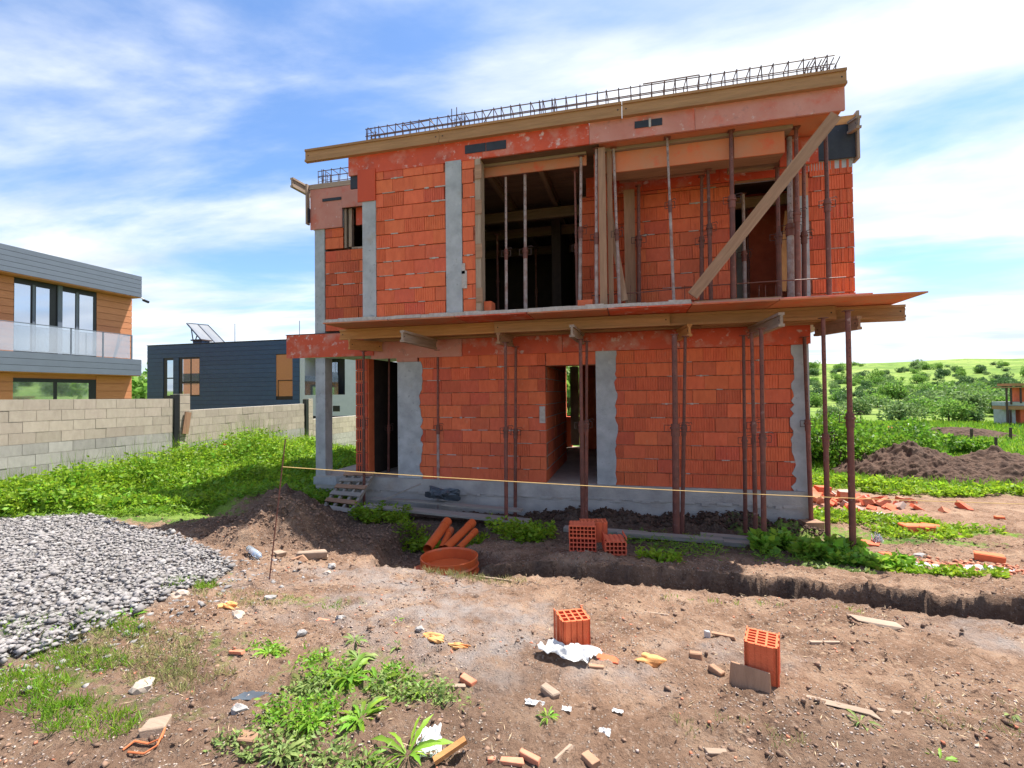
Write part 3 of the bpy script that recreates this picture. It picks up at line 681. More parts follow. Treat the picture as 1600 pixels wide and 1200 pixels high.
# upstand reinforcement: cages of bars on the roof edge
def cage(x0, x1, y, z0, z1, n, label, group='rebar cages on the roof edge', axis='x', dy=.24):
    t_ = thing('rebar_cage', ((x0+x1)/2, y, z0), label, 'rebar cage', group)
    R_ = random.Random(int(x0*10))
    pts = [(dyy, zz_) for dyy in (0, dy) for zz_ in (z1, z1-.13)]
    for dyy, zz_ in pts: MB().tube((x0, y+dyy, zz_+R_.uniform(-.005, .005)), (x1, y+dyy, zz_+R_.uniform(-.01, .01)), .0095, 5).build('bar', mt_rebar, t_)
    for i in range(n):
        x = x0+(x1-x0)*(i+.5)/n+R_.uniform(-.03, .03); sk = R_.uniform(-.03, .03)
        MB().path([(x+sk, y-.01, z0), (x, y-.01, z1+.02), (x+R_.uniform(-.02, .02), y+dy+.01, z1+.02), (x-sk, y+dy+.01, z0)], .0085, 5).build('stirrup', mt_rebar, t_)
    return t_
cage(-4.65, -1.1, YP+.16, 6.09, 6.66, 21, 'rebar cage along the left half of the upper roof edge')
c2 = cage(-1.4, 3.02, YP+.16, 6.09, 6.66, 25, 'rebar cage along the right half of the upper roof edge')
cage(-6.55, -4.9, YL+.1, 6.3, 6.67, 7, 'short rebar cage on the lower left roof beside the red corner panel')
def starter(x, y, label, n=3, h=.62):
    t_ = thing('starter_bars', (x, y, 6.09), label, 'rebar', 'upright column starter bars')
    for i in range(n):
        for j in range(2): MB().tube((x+i*.09, y+j*.18, 6.09), (x+i*.09+random.uniform(-.01, .01), y+j*.18, 6.09+h+random.uniform(-.06, .05)), .008, 5).build('bar', mt_rebar, t_)
    for k in range(4): MB().path([(x-.01, y-.01, 6.2+k*.12), (x+.19, y-.01, 6.22+k*.12), (x+.19, y+.19, 6.2+k*.12), (x-.01, y+.19, 6.22+k*.12), (x-.01, y-.01, 6.2+k*.12)], .004, 4).build('tie', mt_rebar, t_)
starter(-4.62, YP+.15, 'upright starter bars at the left end of the upper roof cage', h=.6)
starter(-2.95, YP+.15, 'upright starter bars above the wide grey column', h=.66)
starter(-6.55, YL+.12, 'upright starter bars at the corner of the lower left roof')
# hoop at the right end of the cage
hp = thing('rebar_hoop', (2.95, YP+.2, 6.09), 'dense bent rebar hoops at the right end of the roof cage', 'rebar')
for k in range(6):
    x = 2.62+k*.08; MB().path([(x-.05, YP+.12, 6.1), (x, YP+.12, 6.5), (x+.06, YP+.14, 6.62), (x+.08, YP+.42, 6.62), (x+.06, YP+.42, 6.1)], .008, 5).build('hoop', mt_rebar, hp)
lb = MB().path([(-3.9, YP+.12, 6.60), (-3.35, YP+.10, 6.61), (-3.1, YP+.12, 6.35)], .009, 5); lb.path([(-2.5, YP+.1, 6.2), (-2.2, YP+.1, 6.62), (-1.7, YP+.12, 6.64)], .009, 5)
tag(lb.build('loose_bar', mt_rebar), 'bent loose bars lying over the left roof cage', 'rebar')
lb = MB().path([(0.3, YP+.14, 6.675), (1.15, YP+.14, 6.68)], .011, 5); tag(lb.build('loose_bar', mt_rebar), 'loose straight bar on top of the right roof cage', 'rebar')

# ================================================================== FORMWORK TIMBERS
def hbeam(a, b_, label, ax, mats=gw, group=None, h=.2, wd=.08, name='timber_beam', up=(0, 0, 1), holes=True):
    a = Vector(a); b_ = Vector(b_); mid = (a+b_)/2
    t_ = thing(name, (mid.x, mid.y, min(a.z, b_.z)-h/2), label, 'timber beam', group)
    mt = mats[ax]; upv = Vector((0, 0, 1))
    MB().bar(a+upv*(h/2-.02), b_+upv*(h/2-.02), wd, .04).build('flange', mt, t_)
    MB().bar(a-upv*(h/2-.02), b_-upv*(h/2-.02), wd, .04).build('flange', mt, t_)
    MB().bar(a, b_, .035, h-.08).build('web', mt, t_)
    d = (b_-a).normalized()
    for e, sg in ((a, 1), (b_, -1)):
        q = e+d*sg*.06; sdv = d.cross(upv).normalized(); MB().tube(q-sdv*.0195, q+sdv*.0195, .012, 8).build('bolt_hole', mt_dark, t_)
    return t_
YR = YP-.06
for (xA, xB, lab) in ((478, 686.4, 'pale roof edge timber sticking out past the left corner'), (687, 971.4, 'long roof edge timber in the middle, over the black patches'), (972, 1322, 'long roof edge timber at the right end under the rebar hoops')):
    a = on(xA, 237-(xA-478)*.151+10, YR); b_ = on(xB, 237-(xB-478)*.151+10, YR)
    hbeam((a.x, YR, 6.192), (b_.x, YR, 6.192), lab, 'x', yw, 'timbers along the roof edge', h=.23)
G = 'timbers under the terrace formwork'
for (xA, xB, Yb, zc, lab, mt) in ((532, 782, 8.38, 2.95, 'orange front timber at the left end of the terrace formwork', ow), (773, 1046, 8.30, 2.945, 'brown front timber in the middle of the terrace formwork', yw), (1037, 1305, 8.38, 2.95, 'front timber at the right end of the terrace formwork', yw)):
    hbeam((X_(xA, Yb, 510), Yb, zc), (X_(xB, Yb, 490), Yb, zc), lab, 'x', mt, G)
hbeam((1.2, 8.5, 2.94), (4.12, 8.5, 2.94), 'timber sticking out furthest right under the terrace corner', 'x', yw, G)
hbeam((2.0, 8.88, 2.94), (4.3, 8.88, 2.94), 'lower right timber near the brick wall under the terrace corner', 'x', yw, G)
hbeam((-5.3, 8.86, 2.94), (-1.0, 8.86, 2.94), 'rear timber close to the brick wall under the left terrace', 'x', yw, G)
hbeam((-1.2, 8.80, 2.945), (2.2, 8.80, 2.945), 'rear timber close to the brick wall under the right terrace', 'x', yw, G)
for (x, y0, y1, xo, lab, mt) in ((-3.72, 7.42, 8.86, .0, 'pale cross timber jutting forward over the lower left grey column', gw), (-.87, 7.66, 8.95, .05, 'pale cross timber jutting forward over the ground floor doorway', gw), (2.10, 7.38, 8.93, -.05, 'weathered cross timber jutting forward on the right', gw),
                                 (-5.28, 8.28, 8.92, .35, 'reddish short cross timber at the left end of the terrace', ow), (-2.26, 8.25, 8.9, .1, 'dark cross timber above the triple props', bw), (.98, 8.2, 8.93, -.1, 'orange ended cross timber above the thick paired props', ow), (3.35, 8.1, 8.93, -.3, 'dark cross timber near the right terrace corner', bw)):
    hbeam((x, y0, 2.745), (x+xo, y1, 2.745), lab, 'y', mt, 'cross timbers under the terrace')
hbeam(on(1303, 216, 9.4), on(1342, 190, 8.7), 'weathered timber jutting out at the top right corner', 'x', gw)
hbeam((-6.82, YL-.40, 6.25), (-6.76, YL+.3, 6.25), 'short timber end sticking out at the lower left roof corner', 'y', gw)
# joists seen through the upper opening and under the roof overhang
for i in range(8):
    x = -4.2+i*.93
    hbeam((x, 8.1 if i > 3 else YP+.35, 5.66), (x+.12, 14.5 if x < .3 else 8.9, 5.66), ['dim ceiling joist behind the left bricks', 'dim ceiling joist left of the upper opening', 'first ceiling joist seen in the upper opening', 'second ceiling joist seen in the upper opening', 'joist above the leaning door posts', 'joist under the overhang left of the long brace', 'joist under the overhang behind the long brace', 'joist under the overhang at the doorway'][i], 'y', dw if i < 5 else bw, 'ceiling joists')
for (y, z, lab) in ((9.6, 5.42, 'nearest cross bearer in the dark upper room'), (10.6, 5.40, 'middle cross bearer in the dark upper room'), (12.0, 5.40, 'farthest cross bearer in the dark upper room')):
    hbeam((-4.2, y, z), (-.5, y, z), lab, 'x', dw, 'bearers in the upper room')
hbeam((1.6, 9.9, 5.35), (3.3, 9.9, 5.35), 'bearer inside the upper right doorway', 'x', bw)
hbeam((x1150-.2, 8.55, 5.48), (2.9, 8.55, 5.48), 'bearer under the overhang in front of the doorway', 'x', bw)
hbeam((-.1, 8.7, 5.60), (1.5, 8.7, 5.60), 'bearer under the overhang in front of the terrace wall', 'x', bw)
# terrace plywood sheets
sheets = [(-5.40, -4.1, mt_redsoft), (-4.09, -2.85, mt_redsoft), (-2.84, -1.6, mt_red), (-1.59, -.3, mt_redsoft), (-.29, .95, mt_red), (.96, 2.15, mt_redsoft), (2.16, 3.99, mt_redsoft)]
labs = ['formwork sheet at the far left of the terrace edge', 'formwork sheet below the wide grey column', 'redder formwork sheet below the upper opening', 'formwork sheet under the right half of the upper opening', 'red formwork sheet left of the brace foot', 'formwork sheet around the foot of the long brace', 'long formwork sheet ending in a sharp point at right']
for i, ((a, b_, mt), lb_) in enumerate(zip(sheets, labs)):
    tag(MB().box(a, b_-.006, YP-.07+.01*(i % 2), 8.93, 3.058, 3.079).build('formwork_sheet', mt), lb_, 'plywood sheet', 'plywood sheets under the terrace')
tag(MB().box(.8, 3.35, YP-.02, 8.6, 3.086, 3.106).build('formwork_sheet', mt_redpink), 'upper loose plywood sheet lying on the right of the terrace', 'plywood sheet')
tag(MB().box(1.0, 2.2, YP+.02, 8.2, 3.11, 3.13).build('formwork_sheet', bw['x']), 'small dark sheet under the brace foot on the terrace', 'plywood sheet')
# long diagonal brace
def rotbar(a, b_, wd, ht, mat, name):
    d = b_-a; L_ = d.length; o = MB().box(-L_/2, L_/2, -wd/2, wd/2, -ht/2, ht/2).build(name, mat, origin=(0, 0, 0)); o.location = (a+b_)/2
    o.rotation_euler = (0, -math.asin(d.z/L_), math.atan2(d.y, d.x)); return o
a, b_ = on(1082, 462, YP-.1), on(1306, 180, YP-.1)
tag(rotbar(a, b_, .045, .165, bw['x'], 'brace_plank'), 'long diagonal brown plank bracing the roof corner', 'plank')
a, b_ = on(967, 300, 8.35), on(984, 300, 8.35)
tag(MB().box(X_(976, 8.7, 400), X_(993, 8.7, 400), 8.7, 8.74, 3.14, 5.36).build('upright_plank', bw['z']), 'broad upright plank leaning on the terrace wall', 'plank')
tag(MB().bar(on(952, 330, 8.2), on(976, 470, 8.0), .03, .1, up=(1, 0, 0)).build('leaning_plank', bw['z']), 'narrow dark plank leaning beside the door posts', 'plank')
tag(MB().bar(on(1232, 330, 9.3), on(1222, 455, 8.9), .02, .12, up=(1, 0, 0)).build('leaning_plank', ow['z']), 'orange plank leaning in the upper right doorway', 'plank')
# horizontal rebar rail across terrace
rl = MB().path([on(925, 462, 8.1), on(1000, 457, 8.0), on(1100, 447, 7.95), on(1200, 440, 7.9), on(1322, 433, 7.9)], .009, 6)
for px in (985, 1070, 1186, 1196, 1212): rl.tube(on(px, 470, 8.0), on(px, 446, 8.0), .005, 5)
tag(rl.build('rebar_rail', mt_rust), 'thin rusty bar tied across the terrace props as a rail', 'rail')

# ================================================================== STEEL PROPS
def prop(base, top, label, group, cf=.52, r=.028, mat=mt_rust, mat2=None, plate=.06, handle=1):
    r *= 1.18; base = Vector(base); top = Vector(top); t_ = thing('steel_prop', base, label, 'prop', group)
    d = top-base; c0 = base+d*cf; dn = d.normalized()
    MB().tube(base+dn*.01, c0, r, 12).build('outer_tube', mat, t_, smooth=False)
    inner = MB().tube(c0, top-dn*.008, r*.78, 12).build('inner_tube', mat2 or mt_rust, t_)
    MB().tube(c0-dn*.14, c0+dn*.05, r*1.25, 12).tube(c0-dn*.03, c0+dn*.0, r*1.6, 12).build('collar', mt_rust, t_)
    side = dn.cross(Vector((0, 1, 0))).normalized(); fr = Vector((0, -1, 0))
    if handle:
        q = c0-dn*.07; e = r*2.1*handle
        MB().path([q+side*r, q+side*(r+e), q+side*(r+e)+dn*.1, q+side*r+dn*.1], .005, 5).path([q-side*r, q-side*(r+e), q-side*(r+e)+dn*.1, q-side*r+dn*.1], .005, 5).path([q-side*r*1+dn*.13, q-side*(r+e*1.1)+dn*.15, q-side*(r+e*1.4)+dn*.12], .005, 5).build('pin_handle', mt_dsteel, t_)
    hm = MB(); nh = int((top-c0).length/.11)
    for i in range(nh):
        q = c0+dn*(.14+i*.11)
        if (top-q).length > .1: hm.tube(q+fr*(r*.74), q+fr*(r*.80), .0065, 6)
    if hm.v: hm.build('pin_hole', mt_dark, t_)
    MB().box(base.x-plate, base.x+plate, base.y-plate, base.y+plate, base.z, base.z+.008).build('base_plate', mt_rust, t_)
    MB().box(top.x-plate, top.x+plate, top.y-plate, top.y+plate, top.z-.008, top.z).build('top_plate', mt_rust, t_)
    return t_
GP = 'steel props under the terrace'
# (top px, base px, base py, top z, label, radius, material)
lower = [
 (568, 569, 797, 2.64, 'leftmost prop, standing in front of the pallet', .024, mt_rust, .55),
 (608, 607, 781, 2.64, 'prop standing in the dark left doorway', .026, mt_rust, .50),
 (684, 685, 798, 2.64, 'thin prop just right of the lower left grey column', .024, mt_rustpale, .52),
 (714, 713, 777, 2.64, 'dark thin prop behind the grey bag', .022, mt_rust, .40),
 (790, 791, 822, 2.64, 'front one of the three props left of the doorway', .028, mt_rust, .52),
 (806, 805, 807, 2.64, 'middle one of the three props left of the doorway', .028, mt_rust, .50),
 (818, 817, 801, 2.64, 'rear right one of the three props left of the doorway', .026, mt_rust, .50),
 (907, 911, 830, 2.64, 'thicker of the two props before the ground floor doorway', .032, mt_rust, .55),
 (917, 916, 824, 2.64, 'thinner of the two props before the ground floor doorway', .026, mt_rust, .55),
 (1054, 1057, 842, 2.64, 'thick dark prop of the pair right of the doorway column', .045, mt_rust, .54),
 (1071, 1066, 836, 2.64, 'slim reddish prop leaning beside the thick dark prop', .027, mt_rust, .54),
 (1162, 1165, 838, 2.64, 'left one of the three props at the right of the brick wall', .026, mt_rust, .48),
 (1175, 1181, 846, 2.64, 'middle one of the three props at the right of the brick wall', .027, mt_rust, .56),
 (1190, 1194, 857, 2.64, 'front right one of the three props at the right of the brick wall', .030, mt_rust, .5),
 (1257, 1268, 830, 2.64, 'prop in front of the right corner column, foot on a block', .030, mt_rust, .53),
 (1287, 1294, 855, 2.80, 'second prop from the right, clear of the wall', .030, mt_rust, .48),
 (1326, 1333, 872, 2.80, 'rightmost prop, standing on a block clear of the house', .034, mt_rust, .55),
]
for (tx, bx_, by, tz, lab, r, mt, cf) in lower:
    g = gnd(bx_, by); g.z = hz(g.x, g.y)-.0
    blk = 0
    if 'block' in lab: g.z += .11
    tp = on(tx, 540, g.y); tp.z = tz-.0
    prop(g, tp, lab, GP, cf, r, mt, plate=.055)
GU = 'steel props on the terrace'
upper = [
 (790, 791, 8.05, 5.55, 'leftmost prop in the wide upper opening', .022, mt_rustpale, .45),
 (820, 821, 8.05, 5.55, 'second prop in the wide upper opening, cement splashed', .028, mt_rustpale, .45),
 (898, 902, 8.15, 5.55, 'thin prop left of the pair at the right of the upper opening', .020, mt_rust, .46),
 (908, 906, 8.0, 5.71, 'taller prop of the pair at the right of the upper opening', .026, mt_rustpale, .52),
 (932, 932, 7.85, 5.73, 'red and white worn prop in front of the door posts', .026, mt_rustpale, .45),
 (959, 968, 7.95, 5.75, 'bluish cement coated prop right of the door posts', .024, mt_rustpale, .47),
 (997, 998, 8.6, 5.37, 'dark prop beside the broad upright plank', .034, mt_rust, .58),
 (1043, 1053, 7.85, 5.76, 'slim prop in front of the terrace brick wall', .020, mt_rustpale, .60),
 (1096, 1096, 8.5, 5.37, 'dark rear prop of the pair left of the brace', .028, mt_rust, .52),
 (1106, 1111, 8.3, 5.37, 'front prop of the pair left of the brace', .028, mt_rust, .58),
 (1143, 1146, 7.9, 5.76, 'prop at the left edge of the upper right doorway', .034, mt_rust, .6),
 (1160, 1164, 9.3, 5.30, 'cement streaked prop inside the upper right doorway', .03, mt_rustpale, .5),
 (1214, 1218, 8.5, 5.38, 'dark prop crossing behind the brace in the doorway', .034, mt_rust, .5),
 (1234, 1236, 8.2, 5.70, 'thick prop with white streaks right of the doorway', .042, mt_rustpale, .45),
 (1245, 1247, 8.05, 5.76, 'tallest prop right of the doorway, behind the brace', .030, mt_rust, .5),
 (1256, 1257, 8.35, 5.5, 'dark prop against the upper right concrete column', .030, mt_rust, .45),
 (1291, 1296, 8.05, 5.74, 'rightmost upper prop before the end brick pier', .030, mt_rust, .55),
]
for (tx, bx_, Y, tz, lab, r, mt, cf) in upper:
    b0 = on(bx_, 470, Y); b0.z = 3.131
    tp = on(tx, 250, Y); tp.z = tz
    prop(b0, tp, lab, GU, cf, r, mt, plate=.05, mat2=mt_rust if mt is not mt_rustpale else mt_rustpale)
for (px, Y, lab) in ((778, 10.2, 'dim prop deep in the upper room at left'), (838, 11.5, 'dim thin prop deep in the upper room'), (1170, 10.1, 'dim prop deep inside the upper right doorway')):
    b0 = on(px, 470, Y); b0.z = 3.134; tp = b0.copy(); tp.z = 5.3; prop(b0, tp, lab, 'props inside the upper rooms', r=.025, handle=0)

# ================================================================== AROUND THE PLINTH
def plank(a, b_, wd, ht, label, mats=gr, ax='x', name='plank', up=(0, 0, 1), group=None, cat='plank'):
    return tag(MB().bar(a, b_, wd, ht, up).build(name, mats[ax]), label, cat, group)
def gp(px, py, dz=0):
    g = gnd(px, py); return Vector((g.x, g.y, hz(g.x, g.y)+dz))
zb = -.36
plank((-4.9, 8.25, zb), (-1.7, 8.1, zb-.1), .28, .035, 'long grey front board bridging the ditch before the plinth')
plank((-5.0, 8.6, zb+.06), (-3.3, 8.58, zb+.03), .18, .03, 'short grey board behind, near the foot of the left column')
plank((-3.4, 8.45, zb+.05), (-1.9, 8.45, zb), .2, .03, 'board with a broken end behind the long front board')
plank((-4.6, 8.42, zb+.1), (-4.0, 8.75, zb+.35), .04, .02, 'thin bent lath near the prop in the left doorway')
for (x, y, lab, w2) in ((.55, 7.55, 'grey plank lying left of the thick dark prop', 1.5), (1.45, 7.9, 'short plank under the three right props, rear', .8), (1.55, 7.62, 'plank under the three right props, front', 1.0), (-.4, 7.75, 'thin plank beneath the doorway props', 1.3)):
    z = hz(x, y)+.05; plank((x-w2/2, y+.03, z), (x+w2/2, y-.05, z), .16, .06, lab)
def block(px, py, lab, sz=(.22, .14, .1), rot=.3, mt=None, dz=0):
    g = gp(px, py); mb = MB(); T = Matrix.Translation(g+Vector((0, 0, dz))) @ Matrix.Rotation(rot, 4, 'Z'); mb.box(-sz[0]/2, sz[0]/2, -sz[1]/2, sz[1]/2, -.01, sz[2], T)
    o = mb.build('wood_block', mt or ow['x']); bv = o.modifiers.new('b', 'BEVEL'); bv.width = .006; return tag(o, lab, 'block')
block(1268, 832, 'brown block under the prop at the right corner', (.3, .22, .11), .2, bw['x'])
block(1333, 874, 'reddish block under the rightmost prop', (.24, .18, .12), .1, mt_crumb)
plank(gp(1295, 858, .03), gp(1330, 862, .03), .2, .04, 'pale board lying behind the rightmost prop', gw)
# pallet used as a ramp
pl = [on(541, 741, 8.93), on(586, 740, 8.93), on(547, 806, 8.0), on(500, 799, 8.05)]
A_, B_, C_, D_ = pl
pt = thing('wooden_pallet', (C_+D_)/2, 'worn grey wooden pallet leaning as a ramp on the plinth', 'pallet')
nrm = (B_-A_).cross(D_-A_).normalized(); nrm = nrm if nrm.z > 0 else -nrm
def PQ(u_, v_, h=0): return (A_*(1-u_)+B_*u_)*(1-v_)+(D_*(1-u_)+C_*u_)*v_+nrm*h
for u_ in (.03, .34, .66, .97): MB().bar(PQ(u_, 0), PQ(u_, 1), .05, .06, up=nrm).build('runner', gr['y'], pt)
for k, v_ in enumerate((.03, .2, .38, .56, .74, .92)): MB().bar(PQ(-.02, v_, .045), PQ(1.02, v_+.01, .045), .10, .02, up=nrm).build('slat', (gr if k % 2 else bw)['x'], pt)
# grey bag
def lump(name, c, sz, mat, label, cat, seed=0, amp=.35, sub=3, parts=None, freq=2.5):
    bm = []; me = bpy.data.meshes.new(name); import bmesh as bmm
    B = bmm.new(); bmm.ops.create_icosphere(B, subdivisions=sub, radius=1)
    rr = np.random.default_rng(seed); o1 = rr.uniform(0, 50, 3)
    for v_ in B.verts:
        p = v_.co.copy(); k = 1+amp*(2*float(vn(np.array([p.x*freq+o1[0]+p.z]), np.array([p.y*freq+o1[1]+p.z*1.7]))[0])-1)
        v_.co = Vector((p.x*sz[0]*k, p.y*sz[1]*k, max(p.z, -.5)*sz[2]*k))
    B.to_mesh(me); B.free(); me.materials.append(mat)
    o = link(name, me, None, c)
    return tag(o, label, cat)
c = Vector((-3.55, 8.62, -.2)); lump('plastic_bag', c, (.30, .14, .13), mt_bluebag, 'dark grey crumpled bag lying on the boards by the plinth', 'bag', 3, .7)
# orange drain pipes in the pit
pg = 'orange drain pipes in the pit'
def pipe(a, b_, r, lab):
    t_ = thing('drain_pipe', b_, lab, 'pipe', pg); a = Vector(a); b_ = Vector(b_); d = (b_-a).normalized()
    MB().tube(a, b_, r, 18, caps=False).tube(a+d*.01, b_-d*.01, r*.94, 18, caps=False).build('pipe_wall', mt_pipe, t_, smooth=True)
    MB().tube(a, a+d*.16, r*1.12, 18).build('socket', mt_pipe, t_, smooth=False)
rz = RING.z
pipe(on(699, 815, 7.0), on(668, 858, 6.15), .065, 'leftmost orange pipe, thickest of the four')
pipe(on(704, 828, 6.9), on(690, 858, 6.3), .05, 'short orange pipe between the two thick ones')
pipe(on(738, 817, 7.1), on(696, 858, 6.2), .06, 'long orange pipe in the middle of the bundle')
pipe(on(743, 830, 6.9), on(716, 858, 6.25), .045, 'rightmost orange pipe, thinner than its neighbours')
# manhole ring
ringc = onz(702, 869, -.30); rt = thing('manhole_ring', (ringc.x, ringc.y, -.62), 'round orange plastic manhole ring set in the pit', 'manhole ring')
def lathe(c, prof, n, mat, name, parent):
    mb = MB(); k = len(prof)
    for i in range(n):
        t_ = 2*math.pi*i/n
        for r, z in prof: mb.v.append(Vector((c.x+r*math.cos(t_), c.y+r*math.sin(t_), z)))
    for i in range(n):
        j = (i+1) % n
        for q in range(k-1): mb.f.append((i*k+q, j*k+q, j*k+q+1, i*k+q+1))
    return mb.build(name, mat, parent, smooth=False)
RR = .365
lathe(ringc, [(RR-.03, -.60), (RR-.02, -.5), (RR, -.5), (RR+.012, -.48), (RR, -.46), (RR-.012, -.43), (RR+.01, -.40), (RR-.005, -.38), (RR, -.30), (RR-.014, -.295), (RR-.022, -.32), (RR-.03, -.60)], 64, mt_pipe, 'ring_wall', rt)
lathe(ringc, [(.0, -.45), (.2, -.45), (RR-.03, -.44)], 48, mt_pipe, 'ring_bottom', rt)
MB().tube(Vector((ringc.x-.42, ringc.y-.1, -.52)), Vector((ringc.x-.25, ringc.y, -.48)), .09, 16).build('inlet', mt_pipe, rt, smooth=False)

# hollow bricks
def hollow_brick(c, rot, label, sx=.25, sy=.25, sz=.238, nx=5, ny=3, lay=None, mat=None, group=None, grooves=True, tilt=0):
    """c = centre of base; cells run along local z. lay='y': laid down so the cells face -y"""
    t_ = thing('hollow_brick', c, label, 'brick', group); mat = mat or mt_brick
    T = Matrix.Rotation(rot, 4, 'Z')
    if lay: T = T @ Matrix.Translation((0, 0, sy/2)) @ Matrix.Rotation(math.pi/2, 4, 'X') @ Matrix.Translation((0, 0, -sz/2))
    T = Matrix.Translation(c) @ T @ Matrix.Rotation(tilt, 4, 'Y')
    w_ = .011; mb = MB(); dp = .012
    xs = [(-sx/2+(sx-w_)*i/nx) for i in range(nx+1)]; ys = [(-sy/2+(sy-w_)*j/ny) for j in range(ny+1)]
    for i, x in enumerate(xs): mb.box(x, x+w_, -sy/2, sy/2, 0, sz, T)
    for j, y in enumerate(ys): 
        zz1 = sz-.0006
        mb.box(-sx/2+.0004, sx/2-.0004, y, y+w_, .0005, zz1, T)
    mb.build('brick_body', mat, t_)
    if grooves:
        g = MB()
        for sgn in (-1, 1):
            for i in range(4):
                x = -sx/2+.02+i*(sx-.04-.035)/3
                g.box(x, x+.035, sgn*sy/2-(.0 if sgn > 0 else .007), sgn*sy/2+(.007 if sgn > 0 else 0), .001, sz-.001, T)
            for i in range(3):
                y = -sy/2+.03+i*.075
                g.box(sgn*sx/2-(.0 if sgn > 0 else .007), sgn*sx/2+(.007 if sgn > 0 else 0), y, y+.035, .001, sz-.001, T)
        g.build('rib', mat, t_)
    return t_
def gb(px, py):   # ground point for things in the front yard
    return gp(px, py)
c = gb(893, 1013); hollow_brick(c+Vector((0, .10, -.01)), .42, 'upright hollow brick standing beside the white plastic sheet', .20, .17, .215, 4, 3)
c = gb(1199, 1080); hollow_brick(c+Vector((0.0, .10, -.01)), -.30, 'upright hollow brick with the short board leaning on it', .17, .19, .238, 3, 5)
cc = gnd(909, 876); zt = hz(cc.x, cc.y)
hollow_brick(Vector((cc.x, cc.y+.12, zt)), .12, 'lower stacked hollow brick with its cells facing forward', .33, .165, .25, 7, 3, lay=1, mat=mt_brickd, grooves=False)
hollow_brick(Vector((cc.x, cc.y+.11, zt+.168)), .10, 'upper stacked hollow brick with its cells facing forward', .33, .15, .25, 7, 3, lay=1, mat=mt_brick, grooves=False)
hollow_brick(Vector((cc.x+.12, cc.y+.42, zt+.02)), .2, 'hollow brick standing behind the stacked pair', .33, .18, .26, 6, 3, mat=mt_brick)
hollow_brick(Vector((cc.x+.39, cc.y+.10, zt)), .18, 'hollow brick lying right of the stacked pair', .25, .16, .30, 5, 3, lay=1, mat=mt_brickd)
# boards, scraps, foam
def scrap(px, py, sz, rot, mat, label, cat, tilt=(0, 0), dz=0, name=None, jag=.12, group=None):
    g = gp(px, py, dz); T = Matrix.Translation(g) @ Matrix.Rotation(rot, 4, 'Z') @ Matrix.Rotation(tilt[0], 4, 'X') @ Matrix.Rotation(tilt[1], 4, 'Y')
    mb = MB(); mb.box(-sz[0]/2, sz[0]/2, -sz[1]/2, sz[1]/2, -.008, sz[2], T); R_ = random.Random(px*7+py)
    mb.v = [v_+Vector([R_.uniform(-1, 1)*jag*q for q in sz]) for v_ in mb.v]
    o = mb.build(name or cat.replace(' ', '_'), mat); bv = o.modifiers.new('b', 'BEVEL'); bv.width = min(sz)*.12
    return tag(o, label, cat, group)
scrap(1172, 1082, (.22, .022, .12), -.38, bw['z'], 'short weathered board leaning on the upright brick', 'board', (-.22, 0), dz=.0, jag=.05)
scrap(940, 1024, (.20, .09, .022), -.15, mt_brick, 'flat orange brick slab lying beside the white plastic', 'brick shard')
scrap(932, 1043, (.09, .035, .028), .0, bw['x'], 'small rounded brown wood chip below the white plastic', 'wood chip')
scrap(1087, 1029, (.085, .05, .045), .05, bw['x'], 'small square wood offcut right of the yellow foam', 'wood offcut')
scrap(1118, 1052, (.08, .04, .035), -.6, bw['x'], 'tilted wood offcut between the foam and the leaning board', 'wood offcut', (0, .3))
scrap(1131, 996, (.15, .03, .02), -.2, bw['x'], 'thin brown stick beside a white scrap, beyond the foam', 'wood offcut')
scrap(1105, 994, (.035, .03, .06), .2, mt_plastic, 'tiny upright white scrap next to the thin brown stick', 'scrap')
scrap(859, 1083, (.10, .05, .05), -.6, gw['x'], 'pale wood offcut in the lower middle of the yard', 'wood offcut', (0, .15))
scrap(730, 1068, (.12, .045, .03), -.45, mt_crumb, 'red brick shard right of the large weed patch', 'brick shard')
scrap(716, 1077, (.08, .03, .010), .2, gw['x'], 'pale splinter in front of the red brick shard', 'scrap')
scrap(245, 1148, (.11, .09, .045), .5, gw['x'], 'pale squarish wood block in the lower left corner', 'wood block')
scrap(487, 875, (.36, .09, .09), .42, gw['x'], 'broken end of a square timber at the foot of the mound', 'timber offcut', jag=.14)
scrap(465, 880, (.16, .05, .05), .9, bw['x'], 'splintered piece next to the broken timber', 'timber offcut', jag=.3)
scrap(437, 870, (.12, .08, .05), -.5, gw['x'], 'pale chip of wood near the bottle', 'wood chip', jag=.3)
scrap(394, 1093, (.17, .08, .012), .12, mt_bluebag, 'flat grey blue shard left of the large weed patch', 'shard', jag=.25)
scrap(387, 1168, (.10, .06, .04), .0, bw['x'], 'rounded brown stone at the lower left edge of the weeds', 'stone', jag=.25)
scrap(1361, 975, (.30, .09, .02), -.25, gw['x'], 'pale pointed board scrap near the right trench edge', 'board', jag=.25)
scrap(1290, 1003, (.22, .02, .012), .22, gw['x'], 'thin dry stick in the right yard', 'stick')
scrap(1040, 958, (.42, .014, .010), -.06, gw['x'], 'long thin pale stick lying along the near bank', 'stick')
scrap(768, 902, (.38, .02, .012), -.12, gw['x'], 'thin pale stick lying right of the manhole ring', 'stick')
scrap(1330, 1110, (.34, .05, .015), -.2, gw['x'], 'cracked pale wooden strip in the right foreground', 'stick', jag=.3)
scrap(1375, 1108, (.22, .02, .012), -.1, gw['x'], 'pale splinter in the right foreground', 'stick', jag=.3)
scrap(790, 1192, (.16, .035, .02), .1, mt_crumb, 'brick shard at the bottom edge below the plants', 'brick shard')
scrap(828, 1188, (.10, .03, .025), -.4, mt_crumb, 'small tilted brick shard at the bottom edge', 'brick shard')
scrap(922, 1195, (.09, .05, .02), -.7, bw['x'], 'thin orange chip at the bottom edge in the middle', 'wood chip')
